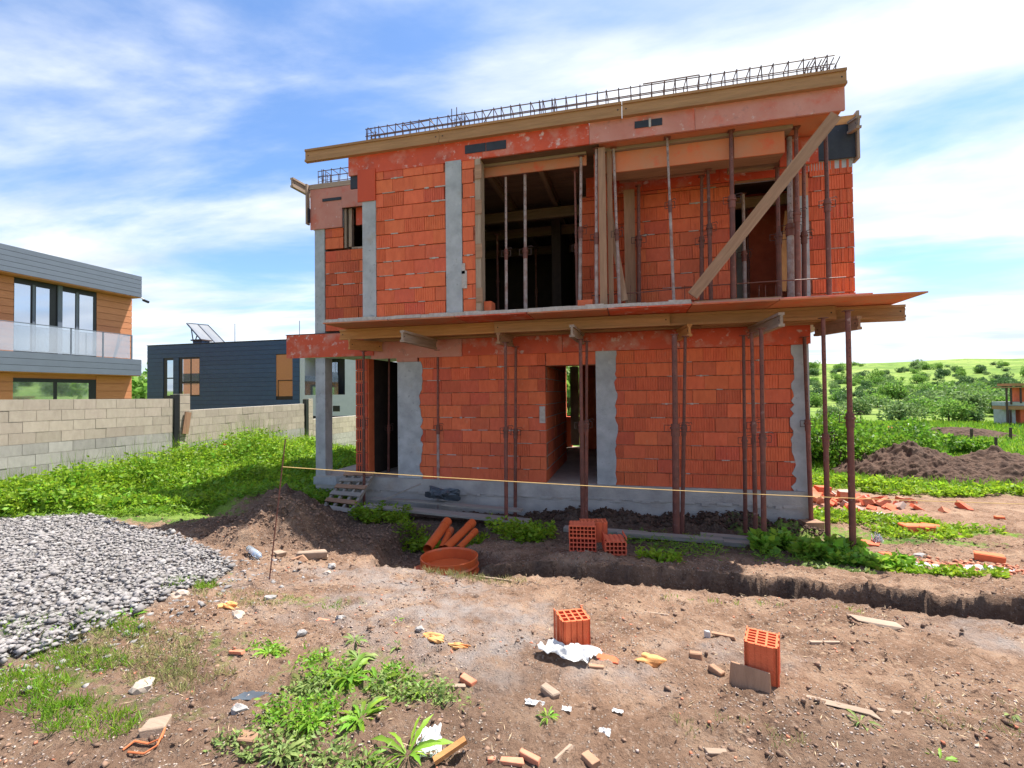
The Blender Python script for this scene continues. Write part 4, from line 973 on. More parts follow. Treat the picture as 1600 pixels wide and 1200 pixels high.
scrap(882, 1180, (.13, .014, .014), 1.0, gw['x'], 'pale upright splinter near the bottom edge', 'stick')
scrap(1120, 1178, (.10, .04, .02), .2, gw['x'], 'pale chip right of the bottom middle', 'wood chip')
scrap(503, 968, (.12, .05, .01), .0, mt_crumb, 'flat red shard on the grey dust patch', 'brick shard', jag=.3)
scrap(370, 1024, (.09, .03, .01), .1, mt_crumb, 'small red shard left of the small weed rosette', 'brick shard')
scrap(1433, 832, (.42, .22, .12), .05, mt_brick, 'large broken brick lying on the dirt track', 'broken brick', jag=.06)
scrap(1455, 830, (.25, .18, .1), -.2, mt_brick, 'broken brick behind the large one on the dirt track', 'broken brick', jag=.1)
scrap(1350, 851, (.35, .2, .05), -.3, mt_brickd, 'flat broken brick slab near the rightmost prop', 'broken brick', jag=.15)
scrap(1385, 868, (.16, .1, .04), .3, mt_brick, 'small broken brick near the weeds by the track', 'broken brick', jag=.15)
scrap(1545, 876, (.28, .16, .1), -.4, mt_brick, 'red broken brick among the pale debris at far right', 'broken brick', jag=.1)
scrap(1426, 787, (.14, .08, .05), 0, mt_brick, 'small brick piece alone on the dirt track', 'broken brick')
scrap(1562, 813, (.14, .08, .05), 0, mt_brick, 'small brick piece on the track near the right edge', 'broken brick')
lump('foam_blob', gp(1017, 1031, .02), (.085, .06, .04), mt_foam, 'yellow blob of expanding foam on the dirt', 'foam blob', 5, .35, 4, freq=1.6)
lump('foam_blob', gp(676, 1000, .01), (.085, .045, .03), mt_foam, 'orange foam blob left of the thin foam strip', 'foam blob', 6, .4, 4)
lump('foam_strip', gp(716, 1008, .01), (.085, .025, .02), mt_foam, 'thin strip of orange foam on the grey dust', 'foam strip', 7, .3, 4)
lump('foam_blob', gp(357, 952, .01), (.075, .05, .035), mt_foam, 'orange foam lump near the gravel edge at left', 'foam blob', 8, .45, 4)
for i, (px, py, s_, lab) in enumerate(((372, 965, .06, 'grey angular stone beside the orange foam lump'), (471, 990, .04, 'small grey stone right of the foam and below the stake'), (423, 938, .05, 'small whitish stone on the dirt below the stake foot'), (222, 1077, .07, 'white elongated stone in the left grass'), (534, 968, .045, 'dark stone at the end of the flat red shard'), (518, 888, .05, 'round white stone in front of the broken timber'), (512, 895, .05, 'grey stone touching the round white stone'), (655, 988, .035, 'white oval pebble above the orange foam blobs'), (373, 1114, .045, 'white stone left of the weeds near the flat shard'), (280, 935, .08, 'large pale stone at the gravel edge'), (1437, 872, .07, 'whitish stone at the start of the pale debris'))):
    lump('stone', gp(px, py, .01), (s_, s_*.75, s_*.6), mt_stone if i % 3 else mt_pebble, lab, 'stone', 20+i, .4, 2)
# white plastic sheet, crumpled
def sheet(name, c, w_, d_, h_, mat, label, cat, seed, rot=0, nn=22):
    V_ = []; rr = np.random.default_rng(seed).uniform(0, 50, 2)
    g = np.linspace(-1, 1, nn); A, B = np.meshgrid(g, g, indexing='ij')
    r_ = np.hypot(A, B); edge = .75+.5*fbm(np.arctan2(A, B)*1.5+9+rr[0], r_*0+rr[1], 2)
    X = A*edge*w_/2; Y = B*edge*d_/2
    Z = np.abs(fbm(A*2.2+rr[0], B*2.2+rr[1], 3, .6)-.5)*4*h_*(1-r_*.35).clip(.1)+.004
    cr, sr = math.cos(rot), math.sin(rot); P = np.stack([X*cr-Y*sr, X*sr+Y*cr, Z], -1).reshape(-1, 3)
    id_ = np.arange(nn*nn).reshape(nn, nn); q = np.stack([id_[:-1, :-1], id_[1:, :-1], id_[1:, 1:], id_[:-1, 1:]], -1).reshape(-1, 4)
    o = fast(name, P+np.array(c), q, mat, 4, False, tuple(c)); return tag(o, label, cat)
sheet('plastic_sheet', gp(887, 1024, .0), .36, .17, .05, mt_plastic, 'crumpled white plastic sheet at the foot of the upright brick', 'plastic sheet', 2, -.25)
sheet('plastic_sheet', gp(672, 1165, .0), .12, .22, .04, mt_plastic, 'crumpled white plastic at the bottom behind the big leaf', 'plastic sheet', 4, .4)
sheet('plastic_sheet', gp(836, 1100, .0), .11, .04, .015, mt_plastic, 'thin whitish wrapper left of the lower wood offcut', 'plastic sheet', 5)
sheet('plastic_sheet', gp(885, 1113, .0), .05, .035, .01, mt_plastic, 'tiny white wrapper below the lower wood offcut', 'plastic sheet', 6)
sheet('plastic_sheet', gp(945, 1148, .0), .06, .06, .018, mt_plastic, 'small pile of white scraps in the bottom middle', 'plastic sheet', 7)
sheet('plastic_sheet', gp(965, 1110, .0), .06, .03, .01, mt_plastic, 'small white wrapper in the middle of the lower yard', 'plastic sheet', 8)
sheet('plastic_bag', gp(1440, 885, .0), .4, .12, .05, mt_plastic, 'white plastic in the debris strip beside the track', 'plastic bag', 9)
sheet('plastic_bag', gp(1545, 890, .0), .7, .16, .06, mt_plastic, 'larger white plastic in the debris at the right edge', 'plastic bag', 10)
sheet('plastic_bag', gp(1380, 807, .0), .35, .2, .06, mt_plastic, 'white bag in the weeds below the brick heap', 'plastic bag', 11)
sheet('plastic_bag', gp(1370, 852, .02), .12, .12, .13, mt_clear, 'bluish bag beside the flat broken brick slab', 'plastic bag', 12)
bt = thing('plastic_bottle', gp(398, 872, .03), 'clear bluish plastic bottle at the foot of the mound', 'bottle')
MB().tube(gp(389, 868, .05), gp(404, 874, .04), .038, 12).build('bottle_body', mt_clear, bt, smooth=True); MB().tube(gp(404, 874, .04), gp(408, 876, .04), .02, 10, .013).build('neck', mt_clear, bt); 
MB()
cr_ = MB().path([gp(192, 1183, .01), gp(210, 1172, .012), gp(232, 1168, .012), gp(252, 1167, .012), gp(258, 1155, .03), gp(245, 1178, .012), gp(225, 1186, .01), gp(200, 1182, .01)], .005, 6); tag(cr_.build('cord', mt_cord), 'loop of orange cord beside the pale wood block', 'cord')
plank(gp(678, 1200, .03), gp(728, 1183, .05), .035, .02, 'reddish lath poking out at the bottom under the big leaf', ow)
# stake with string
s0 = gp(421, 908); stt = on(446, 686, s0.y+.1); stk = thing('stake', s0, 'thin rusty steel stake by the mound holding the yellow string', 'stake')
MB().tube(s0, stt, .006, 6).build('rod', mt_rust, stk)
tie = s0.lerp(stt, .80)
pts = []
Es = on(1700, 790, 9.6)
for i in range(41):
    t_ = i/40; q = tie.lerp(Es, t_); q.z -= .06*4*t_*(1-t_)*1.0; pts.append(q)
# string passes in front of the props, about six metres away
p_end = on(1700, 790, 7.0); pts = [tie.lerp(p_end, i/40)-Vector((0, 0, .05*4*(i/40)*(1-i/40))) for i in range(41)]
tag(MB().path(pts, .0042, 5).build('string_line', mt_string), 'taut yellow setting-out string across the front of the house', 'string')

# ================================================================== GRAVEL, CLODS, PEBBLES (nobody could count them)
import bmesh
def ico_mesh(sub=1):
    B = bmesh.new(); bmesh.ops.create_icosphere(B, subdivisions=sub, radius=1); V_ = np.array([v_.co[:] for v_ in B.verts]); F_ = np.array([[v_.index for v_ in f.verts] for f in B.faces]); B.free(); return V_, F_
IV, IF = ico_mesh(1)
IVs, IFs = np.array([[1, 0, 0], [-1, 0, 0], [0, 1, 0], [0, -1, 0], [0, 0, 1], [0, 0, -1]], float), np.array([[0, 2, 4], [2, 1, 4], [1, 3, 4], [3, 0, 4], [2, 0, 5], [1, 2, 5], [3, 1, 5], [0, 3, 5]])
def stones(name, P, S, mat, big=True, flat=.6):
    n_ = len(P)
    BV, BF = (IV, IF) if big == 2 else (IVs, IFs)
    J = 1+rng.uniform(-.42, .38, (n_, len(BV), 1)); sc_ = S.reshape(-1, 1, 1)*np.stack([rng.uniform(.7, 1.4, n_), rng.uniform(.6, 1.1, n_), rng.uniform(.6, 1.1, n_)*flat], 1).reshape(-1, 1, 3)
    V_ = BV[None]*J*sc_
    a = rng.uniform(0, 2*np.pi, n_); tl = rng.uniform(-.5, .5, n_)
    ct, st = np.cos(tl)[:, None], np.sin(tl)[:, None]; y = V_[..., 1]*ct-V_[..., 2]*st; z = V_[..., 1]*st+V_[..., 2]*ct
    ca, sa = np.cos(a)[:, None], np.sin(a)[:, None]; x = V_[..., 0]*ca-y*sa; y2 = V_[..., 0]*sa+y*ca
    V_ = np.stack([x, y2, z], -1)+P[:, None, :]
    F_ = (BF[None]+(np.arange(n_)*len(BV))[:, None, None]).reshape(-1, 3)
    return tag(fast(name, V_.reshape(-1, 3), F_, mat, 3), kind='stuff')
def scatter_poly(n_, P, pad=0):
    mn, mx_ = P.min(0)-pad, P.max(0)+pad; q = rng.uniform(mn, mx_, (n_*3, 2)); q = q[in_poly(q[:, 0], q[:, 1], P)][:n_]; return q
def seat(q, dz=0): return np.column_stack([q, Hfull(q[:, 0], q[:, 1])+dz])
q = rng.uniform(GRV.min(0)-.6, GRV.max(0)+.6, (90000, 2)); gmk = G_mask(q[:, 0], q[:, 1])+(fbm(q[:, 0]*2, q[:, 1]*2, 3)-.5)*.5
q = q[gmk > .22+.5*rng.random(len(q))**2][:34000]
P = seat(q, .036); P[:, 2] += G_mask(q[:, 0], q[:, 1])*.0; S = rng.uniform(.010, .030, len(P))*np.where(rng.random(len(P)) < .08, 1.7, 1)
P[:, 2] += rng.normal(0, .012, len(P)); o = stones('gravel', P, S*1.15, mt_stone); tag(o, 'heap of grey crushed stone at the left edge of the yard', 'gravel')
q = rng.normal(0, 1, (420, 2))*(.35, .35)+GRV[rng.integers(5, 9, 420)]+(.15, -.1)
o = stones('loose_stones', seat(q, .0), rng.uniform(.012, .04, len(q)), mt_stone, False); tag(o, 'loose grey stones that rolled off the gravel heap', 'stones')
# clods and pebbles over the yard
def yard(n_, x0=-6, x1=6, y0=1.4, y1=6.4):
    q = rng.uniform((x0, y0), (x1, y1), (n_, 2)); return q[fbm(q[:, 0]*1.5, q[:, 1]*1.5, 3) > rng.uniform(.3, .6, n_)]
q = yard(16000); o = stones('pebbles', seat(q, .002), rng.uniform(.004, .011, len(q)), mt_pebble, False); tag(o, 'pale pebbles and grit scattered over the brown yard', 'pebbles')
q = yard(14000, -6, 7, 1.4, 8.8); o = stones('soil_clods', seat(q, .0), rng.uniform(.006, .022, len(q)), mt_clod, False, .8); tag(o, 'crumbly brown soil clods over the yard', 'soil')
q = yard(1300, -6, 6); o = stones('brick_crumbs', seat(q, .003), rng.uniform(.006, .016, len(q)), mt_crumb, False); tag(o, 'orange brick crumbs scattered over the yard', 'brick crumbs')
q = yard(5200, -6, 7, 1.4, 5.2); n_ = len(q); a = rng.uniform(0, np.pi, n_); Dd = np.stack([np.cos(a), np.sin(a), rng.normal(0, .12, n_)], 1); Ss = np.stack([-np.sin(a), np.cos(a), rng.normal(0, .3, n_)], 1)
V_, Q_ = leaves(seat(q, .006), unit(Dd), unit(Ss), rng.uniform(.02, .075, n_), rng.uniform(.003, .007, n_)); o = fast('straw', V_, Q_, mt_straw, 4); tag(o, 'dry straw, root ends and splinters strewn over the soil', 'straw', kind='stuff')
q = yard(14000, -6, 6.5, 1.4, 3.6); o = stones('fine_grit', seat(q, .001), rng.uniform(.003, .008, len(q)), mt_pebble, False); tag(o, 'fine pale grit in the near soil', 'grit')
# clods on the mound and along plinth
q = rng.normal((M1.x+.1, M1.y+.6), (.9, .6), (5000, 2)); o = stones('mound_clods', seat(q, .0), rng.uniform(.008, .03, len(q)), mt_clod, False, .9); tag(o, 'loose clods on the brown soil mound at left', 'soil')
q = rng.uniform((-1.9, 8.45), (3.0, 8.9), (1100, 2)); o = stones('plinth_clods', seat(q, .02), rng.uniform(.012, .04, len(q)), mt_soil, True, .9); tag(o, 'dark lumps of earth piled against the plinth', 'soil')
# brick rubble heap beside the house at right
c = gnd(1300, 786)
q = rng.normal((c.x+.2, c.y), (.75, .45), (260, 2)); hh = np.exp(-((q[:, 0]-c.x)/1.2)**2-((q[:, 1]-c.y)/.7)**2)
rb = []
for i in range(110):
    x, y = c.x+rng.normal(0, .9), c.y+rng.normal(0, .4); z = hz(x, y)+.28*math.exp(-((x-c.x+.3)/.9)**2-((y-c.y)/.5)**2)*rng.uniform(.2, 1)
    sz = rng.uniform((.10, .07, .04), (.30, .2, .13))
    T = Matrix.Translation((x, y, z)) @ Euler(tuple(rng.uniform(-.6, .6, 3)+np.array([0, 0, rng.uniform(0, 3)]))).to_matrix().to_4x4(); rb.append((T, sz))
rt_ = thing('brick_heap', (c.x, c.y, hz(c.x, c.y)), 'heap of broken orange bricks beyond the right corner of the house', 'brick heap')
for T, sz in rb:
    mb = MB(); mb.box(-sz[0]/2, sz[0]/2, -sz[1]/2, sz[1]/2, -sz[2]/2, sz[2]/2, T); mb.build('brick', random.choice((mt_brick, mt_brickd, mt_crumb, mt_crumb, mt_pebble)), rt_)
c = gnd(1500, 885); q = np.column_stack([rng.normal(c.x, .9, 500), rng.normal(c.y, .12, 500)]); q[:, 1] -= (q[:, 0]-c.x)*.12
o = stones('debris_strip', seat(q, .01), rng.uniform(.012, .05, len(q)), mt_crumb, False); tag(o, 'strip of small red and white debris by the track', 'debris')
# far soil mounds at right
def soil_mound(px, py, w_, d_, h_, label, seed):
    c = gnd(px, py); nn = 150; g = np.linspace(-1, 1, nn); A, B = np.meshgrid(g, g, indexing='ij'); r_ = np.hypot(A, B)
    X = c.x+A*w_/2; Y = c.y+B*d_/2; n_ = fbm(A*2.5+seed, B*2.5, 4)
    Z = Hb(X, Y)-.05+h_*(np.clip(1-r_*(.75+n_*.5), 0, 1)**.8)*(.7+.6*n_)+np.where(r_ < .9, (fbm(A*11+seed, B*11, 5, .65)-.5)*.42*h_, 0)
    id_ = np.arange(nn*nn).reshape(nn, nn); q_ = np.stack([id_[:-1, :-1], id_[1:, :-1], id_[1:, 1:], id_[:-1, 1:]], -1).reshape(-1, 4)
    o = fast('soil_mound', np.stack([X, Y, Z], -1).reshape(-1, 3), q_, mt_soil, 4, False, (c.x, c.y, float(Hb(c.x, c.y)))); return tag(o, label, 'soil mound', 'soil mounds in the field')
soil_mound(1425, 742, 3.9, 2.6, .95, 'left dark soil mound at the edge of the green field', 3)
soil_mound(1560, 748, 5.2, 2.6, .78, 'right dark soil mound running out of the picture', 8)
soil_mound(1500, 750, 3.0, 2.0, .55, 'low saddle of soil joining the two mounds', 13)
soil_mound(1490, 681, 6, 3, .6, 'low brown heap far off at the end of the field', 5)

# ================================================================== VEGETATION
def build_leaves(name, P, D, S, ln, wd, mat, parent=None, off=(0, 0, 0)):
    V_, Q_ = leaves(P, D, S, ln, wd); return fast(name, V_, Q_, mat, 4, False, off, parent)
def weeds(name, XY, H, mat, per=10, spread=.09, ll=(.05, .11), ww=.45, label='', cat='weeds', gx_=None):
    """upright leafy stems"""
    n_ = len(XY); base = seat(XY); k = per
    B = np.repeat(base, k, 0); hh = np.repeat(H, k)*rng.random(n_*k)**.75
    lean = np.repeat(rng.normal(0, .22, (n_, 2)), k, 0)
    P = B.copy(); P[:, 2] += hh; P[:, :2] += lean*hh[:, None]+rng.normal(0, spread, (n_*k, 2))*.35
    D = rdirs(n_*k, -.25, .8); S = unit(np.cross(D, rdirs(n_*k)))
    ln = rng.uniform(*ll, n_*k)
    o = build_leaves(name, P, D, S, ln, ln*ww, mat); return tag(o, label, cat, kind='stuff')
def stemcloud(name, XY, H, mat, label):
    n_ = len(XY); b = seat(XY); a = rng.uniform(0, np.pi, n_); S = np.stack([np.cos(a), np.sin(a), 0*a], 1); D = unit(np.column_stack([rng.normal(0, .25, (n_, 2)), np.ones(n_)]))
    o = build_leaves(name, b, D, S, H, np.full(n_, .012), mat); return tag(o, label, 'grass', kind='stuff')
# tall weed band on the left, between yard wall and gravel
q = rng.uniform((-10.35, 4.5), (-5.4, 14.2), (30000, 2))
edge = np.interp(q[:, 0], [-10.4, -9.4, -8.4, -7.6, -6.8, -6.0, -5.4], [5.3, 5.55, 6.3, 6.6, 7.6, 8.4, 9.6])
keep = (q[:, 1] > edge+(fbm(q[:, 0]*1.3, q[:, 1]*1.3, 2)-.5)*.5); q = q[keep]
dw = (q[:, 0]+10.4)       # distance from wall
Hh = .14+.60*sstep(3.4, .4, dw)*(.10+1.5*fbm(q[:, 0]*1.2+3, q[:, 1]*1.2, 4)**1.3)+.12*fbm(q[:, 0]*2, q[:, 1]*2, 2)
Hh *= .55+.45*sstep(6, 9, q[:, 1])
for (px, py, r_, add) in ((385, 690, .75, .60), (345, 700, .4, .3), (300, 715, .5, .45), (205, 730, .5, .35), (120, 735, .45, .3), (430, 705, .5, .25), (60, 745, .4, .15)):
    c = onx(px, py+30, -9.6); Hh += add*np.exp(-(((q[:, 0]+9.6)/.6)**2+((q[:, 1]-c.y)/r_)**2))
m_ = rng.random(len(q)) < .55; qa, Ha = q[m_][:8500], Hh[m_][:8500]
o = weeds('tall_weeds', qa, Ha, mt_leaf, 14, .12, (.04, .095), .5, 'band of tall bright green weeds along the concrete block wall')
o = weeds('leafy_weeds', q[~m_][:3000], Hh[~m_][:3000]*.9, mt_leaf2, 10, .15, (.07, .15), .5, 'broad leaved weeds mixed into the band along the block wall')
stemcloud('weed_stalks', q[:4500], Hh[:4500]*1.35+.05, mt_grass, 'thin green stalks rising out of the weed band')
# flanks: short growth toward the mound
q = rng.uniform((-10.0, 4.9), (-5.5, 9.5), (9000, 2)); e = np.interp(q[:, 0], [-10.4, -9.4, -8.4, -7.6, -6.8, -6.0, -5.4], [5.0, 5.2, 5.9, 6.2, 7.0, 7.8, 9.2]); q = q[q[:, 1] > e]
weeds('low_grass', q, rng.uniform(.04, .14, len(q)), mt_grass, 6, .08, (.05, .12), .16, 'low grass between gravel heap and weed band')
pf = MB()
c = onx(349, 696, -9.9); pz = hz(c.x, c.y)
pp = thing('poppy', (c.x, c.y, pz), 'single red poppy above the weeds by the block wall', 'flower')
MB().tube((c.x, c.y, pz), (c.x+.02, c.y, c.z), .006, 5).build('stem', mt_grass, pp)
pm = MB()
for i in range(5):
    a = i*1.256; pm.add([(c.x+.02, c.y, c.z), (c.x+.02+.06*math.cos(a), c.y+.06*math.sin(a), c.z+.04), (c.x+.02+.08*math.cos(a+.6), c.y+.08*math.sin(a+.6), c.z+.02), (c.x+.02+.06*math.cos(a+1.2), c.y+.06*math.sin(a+1.2), c.z+.04)], [(0, 1, 2, 3)])
pm.build('petals', mt_poppy, pp)
# plants near the plinth (in shade), below the terrace
def patch(name, px, py, rx, ry, n_, h, mat, label, per=8, ll=(.04, .1), ww=.45, cat='weeds'):
    c = gnd(px, py); a = rng.uniform(0, 2*np.pi, n_); r_ = np.sqrt(rng.random(n_)); q = np.column_stack([c.x+r_*rx*np.cos(a), c.y+r_*ry*np.sin(a)])
    k = fbm(q[:, 0]*3, q[:, 1]*3, 2); q = q[k > .36]
    return weeds(name, q, rng.uniform(.3, 1, len(q))*h, mat, per, .07, ll, ww, label, cat)
patch('weed_patch', 595, 812, .55, .45, 260, .28, mt_leaf, 'shaded weed patch right of the pallet', 10)
patch('weed_patch', 660, 828, .5, .3, 160, .22, mt_leaf, 'shaded weeds just left of the pipes')
patch('weed_patch', 800, 838, .75, .35, 330, .26, mt_leaf, 'shaded weeds between the pipes and the stacked bricks', 10)
patch('weed_patch', 1010, 845, .9, .3, 160, .10, mt_grass, 'sparse shaded grass behind the stacked bricks', 5, (.05, .1), .14)
patch('weed_patch', 1150, 868, 1.2, .35, 240, .10, mt_grass, 'thin shaded grass before the three right props', 5, (.05, .1), .14)
patch('weed_patch', 1028, 884, .25, .12, 40, .12, mt_leaf, 'small green tuft on the far trench bank')
patch('weed_patch', 1260, 866, .62, .28, 330, .24, mt_leaf2, 'bright sunlit leafy clump between the right props', 9, (.08, .16), .55)
patch('weed_patch', 1235, 856, .45, .2, 160, .22, mt_leaf2, 'sunlit leaves left part of the clump by the right props', 9, (.08, .15), .55)
patch('weed_patch', 1360, 882, .45, .14, 130, .14, mt_leaf2, 'leafy clump right of the rightmost prop', 8, (.07, .13), .5)
patch('weed_patch', 1330, 815, 1.3, .55, 560, .12, mt_leaf, 'green ground cover between the house corner and the rubble', 7, (.05, .1), .45)
patch('weed_patch', 1400, 835, 1.0, .25, 200, .10, mt_leaf, 'green ground cover near the large broken brick', 7)
patch('weed_patch', 1460, 895, .7, .12, 90, .08, mt_leaf, 'low green tufts on the near side of the debris strip', 7)
patch('weed_patch', 1480, 828, .8, .15, 90, .10, mt_leaf, 'low green tufts right of the large broken brick', 7)
patch('weed_patch', 1300, 895, .4, .1, 30, .05, mt_leaf3, 'small pale tufts at the shadow edge')
patch('weed_patch', 530, 735, .5, .5, 80, .35, mt_leaf, 'weeds behind the porch column')
# grass patches in the foreground, left
for (px, py, rx, ry, n_, h, mt, lab) in ((60, 1085, .55, .16, 500, .06, mt_grass, 'bright grass patch at the lower left edge'), (200, 1010, .6, .25, 480, .05, mt_dry, 'thin yellowish grass below the gravel'), (120, 1030, .5, .12, 300, .05, mt_grass, 'grass along the lower gravel edge'),
                                       (280, 1060, .4, .16, 260, .05, mt_dry, 'dry grass near the white elongated stone'), (130, 1130, .35, .12, 220, .05, mt_grass, 'grass tuft near the lower left corner'), (290, 920, .3, .15, 260, .07, mt_grass, 'grass tuft at the right gravel edge'),
                                       (380, 940, .6, .2, 180, .04, mt_dry, 'dry grass around the foot of the stake'), (500, 945, .4, .1, 160, .04, mt_grass, 'low grass on the dusty patch'), (770, 905, .5, .1, 120, .06, mt_dry, 'yellow grass on the near bank by the ring'),
                                       (700, 898, .35, .05, 80, .06, mt_dry, 'grass fringe in front of the manhole ring'), (30, 985, .4, .15, 260, .06, mt_grass, 'grass growing in the gravel at left'), (150, 980, .5, .12, 260, .06, mt_grass, 'grass growing in the middle of the gravel edge'),
                                       (1170, 945, .9, .05, 40, .05, mt_grass, 'tiny sprouts along the near trench lip'), (1010, 912, .9, .05, 40, .05, mt_grass, 'tiny sprouts along the near trench lip left part'), (1150, 1150, .35, .12, 60, .03, mt_dry, 'sparse sprouts in the bottom right dirt'), (1560, 1130, .4, .15, 80, .03, mt_dry, 'sparse sprouts at the right edge')):
    c = gnd(px, py); a = rng.uniform(0, 2*np.pi, n_); r_ = np.sqrt(rng.random(n_)); q = np.column_stack([c.x+r_*rx*np.cos(a), c.y+r_*ry*np.sin(a)])
    q = q[fbm(q[:, 0]*5, q[:, 1]*5, 3) > .42]
    B = np.repeat(seat(q), 4, 0); m4 = len(B); B[:, :2] += rng.normal(0, .012, (m4, 2)); D = unit(np.column_stack([rng.normal(0, .55, (m4, 2)), np.ones(m4)])); S = unit(np.cross(D, rdirs(m4)))
    o = build_leaves('grass_patch', B, D, S, rng.uniform(.5, 1.5, m4)*h, np.full(m4, .005), mt); tag(o, lab, 'grass', kind='stuff')
# weed rosettes: real leaves, one plant each
def rosette(px, py, n_, ln, label, mat=mt_leaf2, up=.55, wd=.3, group='leafy weeds in the yard', seed=0):
    c = gp(px, py, -.005); t_ = thing('weed_plant', c, label, 'weed', group); r_ = np.random.default_rng(seed+px)
    V_, Q_ = [], []
    n_ = int(n_*1.7)
    for i in range(n_):
        a = r_.uniform(0, 2*np.pi); L_ = ln*r_.uniform(.35, 1.0); el = r_.uniform(.15, 1.0)*up*1.6; wd_ = L_*wd*r_.uniform(.55, 1.0); seg = 7
        d0 = np.array([np.cos(a), np.sin(a)]); sd_ = np.array([-np.sin(a), np.cos(a), 0]); p = np.array([c.x, c.y, c.z])+np.array([d0[0], d0[1], 0])*.01; pit = el
        tw = r_.uniform(-.5, .5); k0 = len(V_)
        for s_ in range(seg+1):
            u_ = s_/seg; ww_ = wd_*.5*(np.sin(np.pi*min(1, u_*.92+.08))**.8)*(1 if s_ % 2 else .62)*(u_*.7+.45) if s_ < seg else .001
            nrm_ = np.array([-d0[0]*math.sin(pit), -d0[1]*math.sin(pit), math.cos(pit)]); sv = sd_*math.cos(tw)+nrm_*math.sin(tw)
            V_ += [p+sv*ww_+nrm_*ww_*.35, p-nrm_*0, p-sv*ww_+nrm_*ww_*.35]
            p = p+np.array([d0[0]*math.cos(pit), d0[1]*math.cos(pit), math.sin(pit)])*L_/seg; pit -= r_.uniform(.08, .22)
        for s_ in range(seg):
            b0 = k0+3*s_; Q_ += [(b0, b0+1, b0+4, b0+3), (b0+1, b0+2, b0+5, b0+4)]
    fast('foliage', np.array(V_), np.array(Q_), mat, 4, False, tuple(c), t_); return t_
def rosettes(spec):
    for i, s_ in enumerate(spec): rosette(*s_[:4], s_[4], *(s_[5:] if len(s_) > 5 else ()), seed=i*13)
rosettes([
 (545, 1062, 30, .20, 'largest dark leafy weed in the middle of the big patch'), (500, 1070, 22, .16, 'leafy weed at the left of the big patch', mt_leaf3), (590, 1065, 24, .17, 'leafy weed right of centre in the big patch'),
 (625, 1080, 18, .14, 'leafy weed at the right side of the big patch'), (560, 1030, 20, .13, 'weed at the far tip of the big patch', mt_leaf3), (555, 1005, 16, .10, 'pale weed farthest back in the big patch', mt_leaf3),
 (563, 1125, 30, .18, 'separate bright weed in front of the big patch'), (488, 1138, 34, .16, 'bushy weed at the lower left of the big patch'), (432, 1140, 20, .11, 'small weed left of the bushy one', mt_leaf3),
 (455, 1085, 16, .11, 'greyish weed at the far left of the big patch', mt_leaf3), (660, 1085, 14, .11, 'weed trailing off the right end of the big patch'), (622, 1012, 14, .09, 'pale rosette right behind the big patch', mt_leaf3),
 (420, 1020, 26, .12, 'low weed rosette alone in the left yard'), (690, 1100, 12, .10, 'reddish stemmed weed right of the big patch', mt_leaf3, 1.0), (620, 972, 8, .07, 'tiny sprout beyond the big patch'),
 (637, 1190, 9, .24, 'large floppy leaved weed at the bottom edge', mt_leaf2, .6, .2), (510, 1180, 26, .12, 'weed at the bottom left of the white plastic', mt_leaf3), (440, 1190, 26, .13, 'weed clump touching the bottom edge', mt_leaf3), (400, 1195, 18, .12, 'weed at the bottom edge near the brown stone', mt_leaf3),
 (570, 1195, 12, .11, 'small weed at the bottom edge in the middle', mt_leaf2), (855, 1125, 14, .07, 'small weed below the lower wood offcut'), (1345, 1135, 14, .09, 'small weed near the cracked wooden strip', mt_leaf3), (1164, 1070, 6, .06, 'sprout in front of the leaning board'), (1470, 1195, 12, .10, 'weed at the bottom right edge'),
 (120, 972, 16, .11, 'weed growing from the gravel edge, second from left'), (28, 975, 16, .12, 'weed growing from the gravel at the left'), (105, 985, 14, .14, 'upright weed at the lower gravel edge'), (205, 970, 16, .12, 'flat leaved weed beside large stones'), (180, 975, 10, .10, 'low weed between gravel stones'), (222, 925, 12, .08, 'weed in the gravel near its right end'),
 (275, 1045, 8, .06, 'tiny star shaped sprout in the left yard'), (15, 1045, 8, .10, 'single broad leaf weed at the left edge'), (822, 893, 8, .08, 'tiny weed on the trench lip right of the ring'), (1080, 935, 6, .06, 'tiny weed at the trench lip in the middle'),
 (1475, 940, 10, .16, 'pale weed hanging inside the right trench', mt_leaf3), (1580, 1120, 8, .06, 'tiny weed at the right edge of the yard', mt_leaf3), (320, 925, 10, .07, 'small tuft beside the right end of the gravel', mt_leaf3), (480, 1000, 6, .04, 'tiny tuft beside the small grey stone')])
for (px, py, rx, ry, n_, h, mt, lab) in ((550, 1050, .42, .16, 330, .10, mt_leaf2, 'small leaves filling the far part of the big weed patch'), (600, 1075, .40, .14, 300, .09, mt_leaf3, 'small pale leaves on the right of the big weed patch'), (480, 1130, .28, .12, 260, .11, mt_leaf2, 'small leaves around the bushy weed at lower left'),
        (560, 1120, .22, .10, 150, .09, mt_leaf2, 'small leaves around the separate bright weed'), (500, 1085, .3, .1, 160, .07, mt_leaf3, 'small leaves at the left of the big weed patch'), (430, 1015, .22, .07, 90, .05, mt_leaf2, 'small leaves around the lone rosette'), (470, 1185, .5, .09, 300, .07, mt_leaf3, 'ground cover along the bottom edge'), (690, 1095, .2, .08, 60, .06, mt_leaf3, 'small leaves by the reddish weed')):
    patch('weed_leaves', px, py, rx, ry, int(n_*.5), h*.8, mt, lab, 6, (.018, .042), .4)
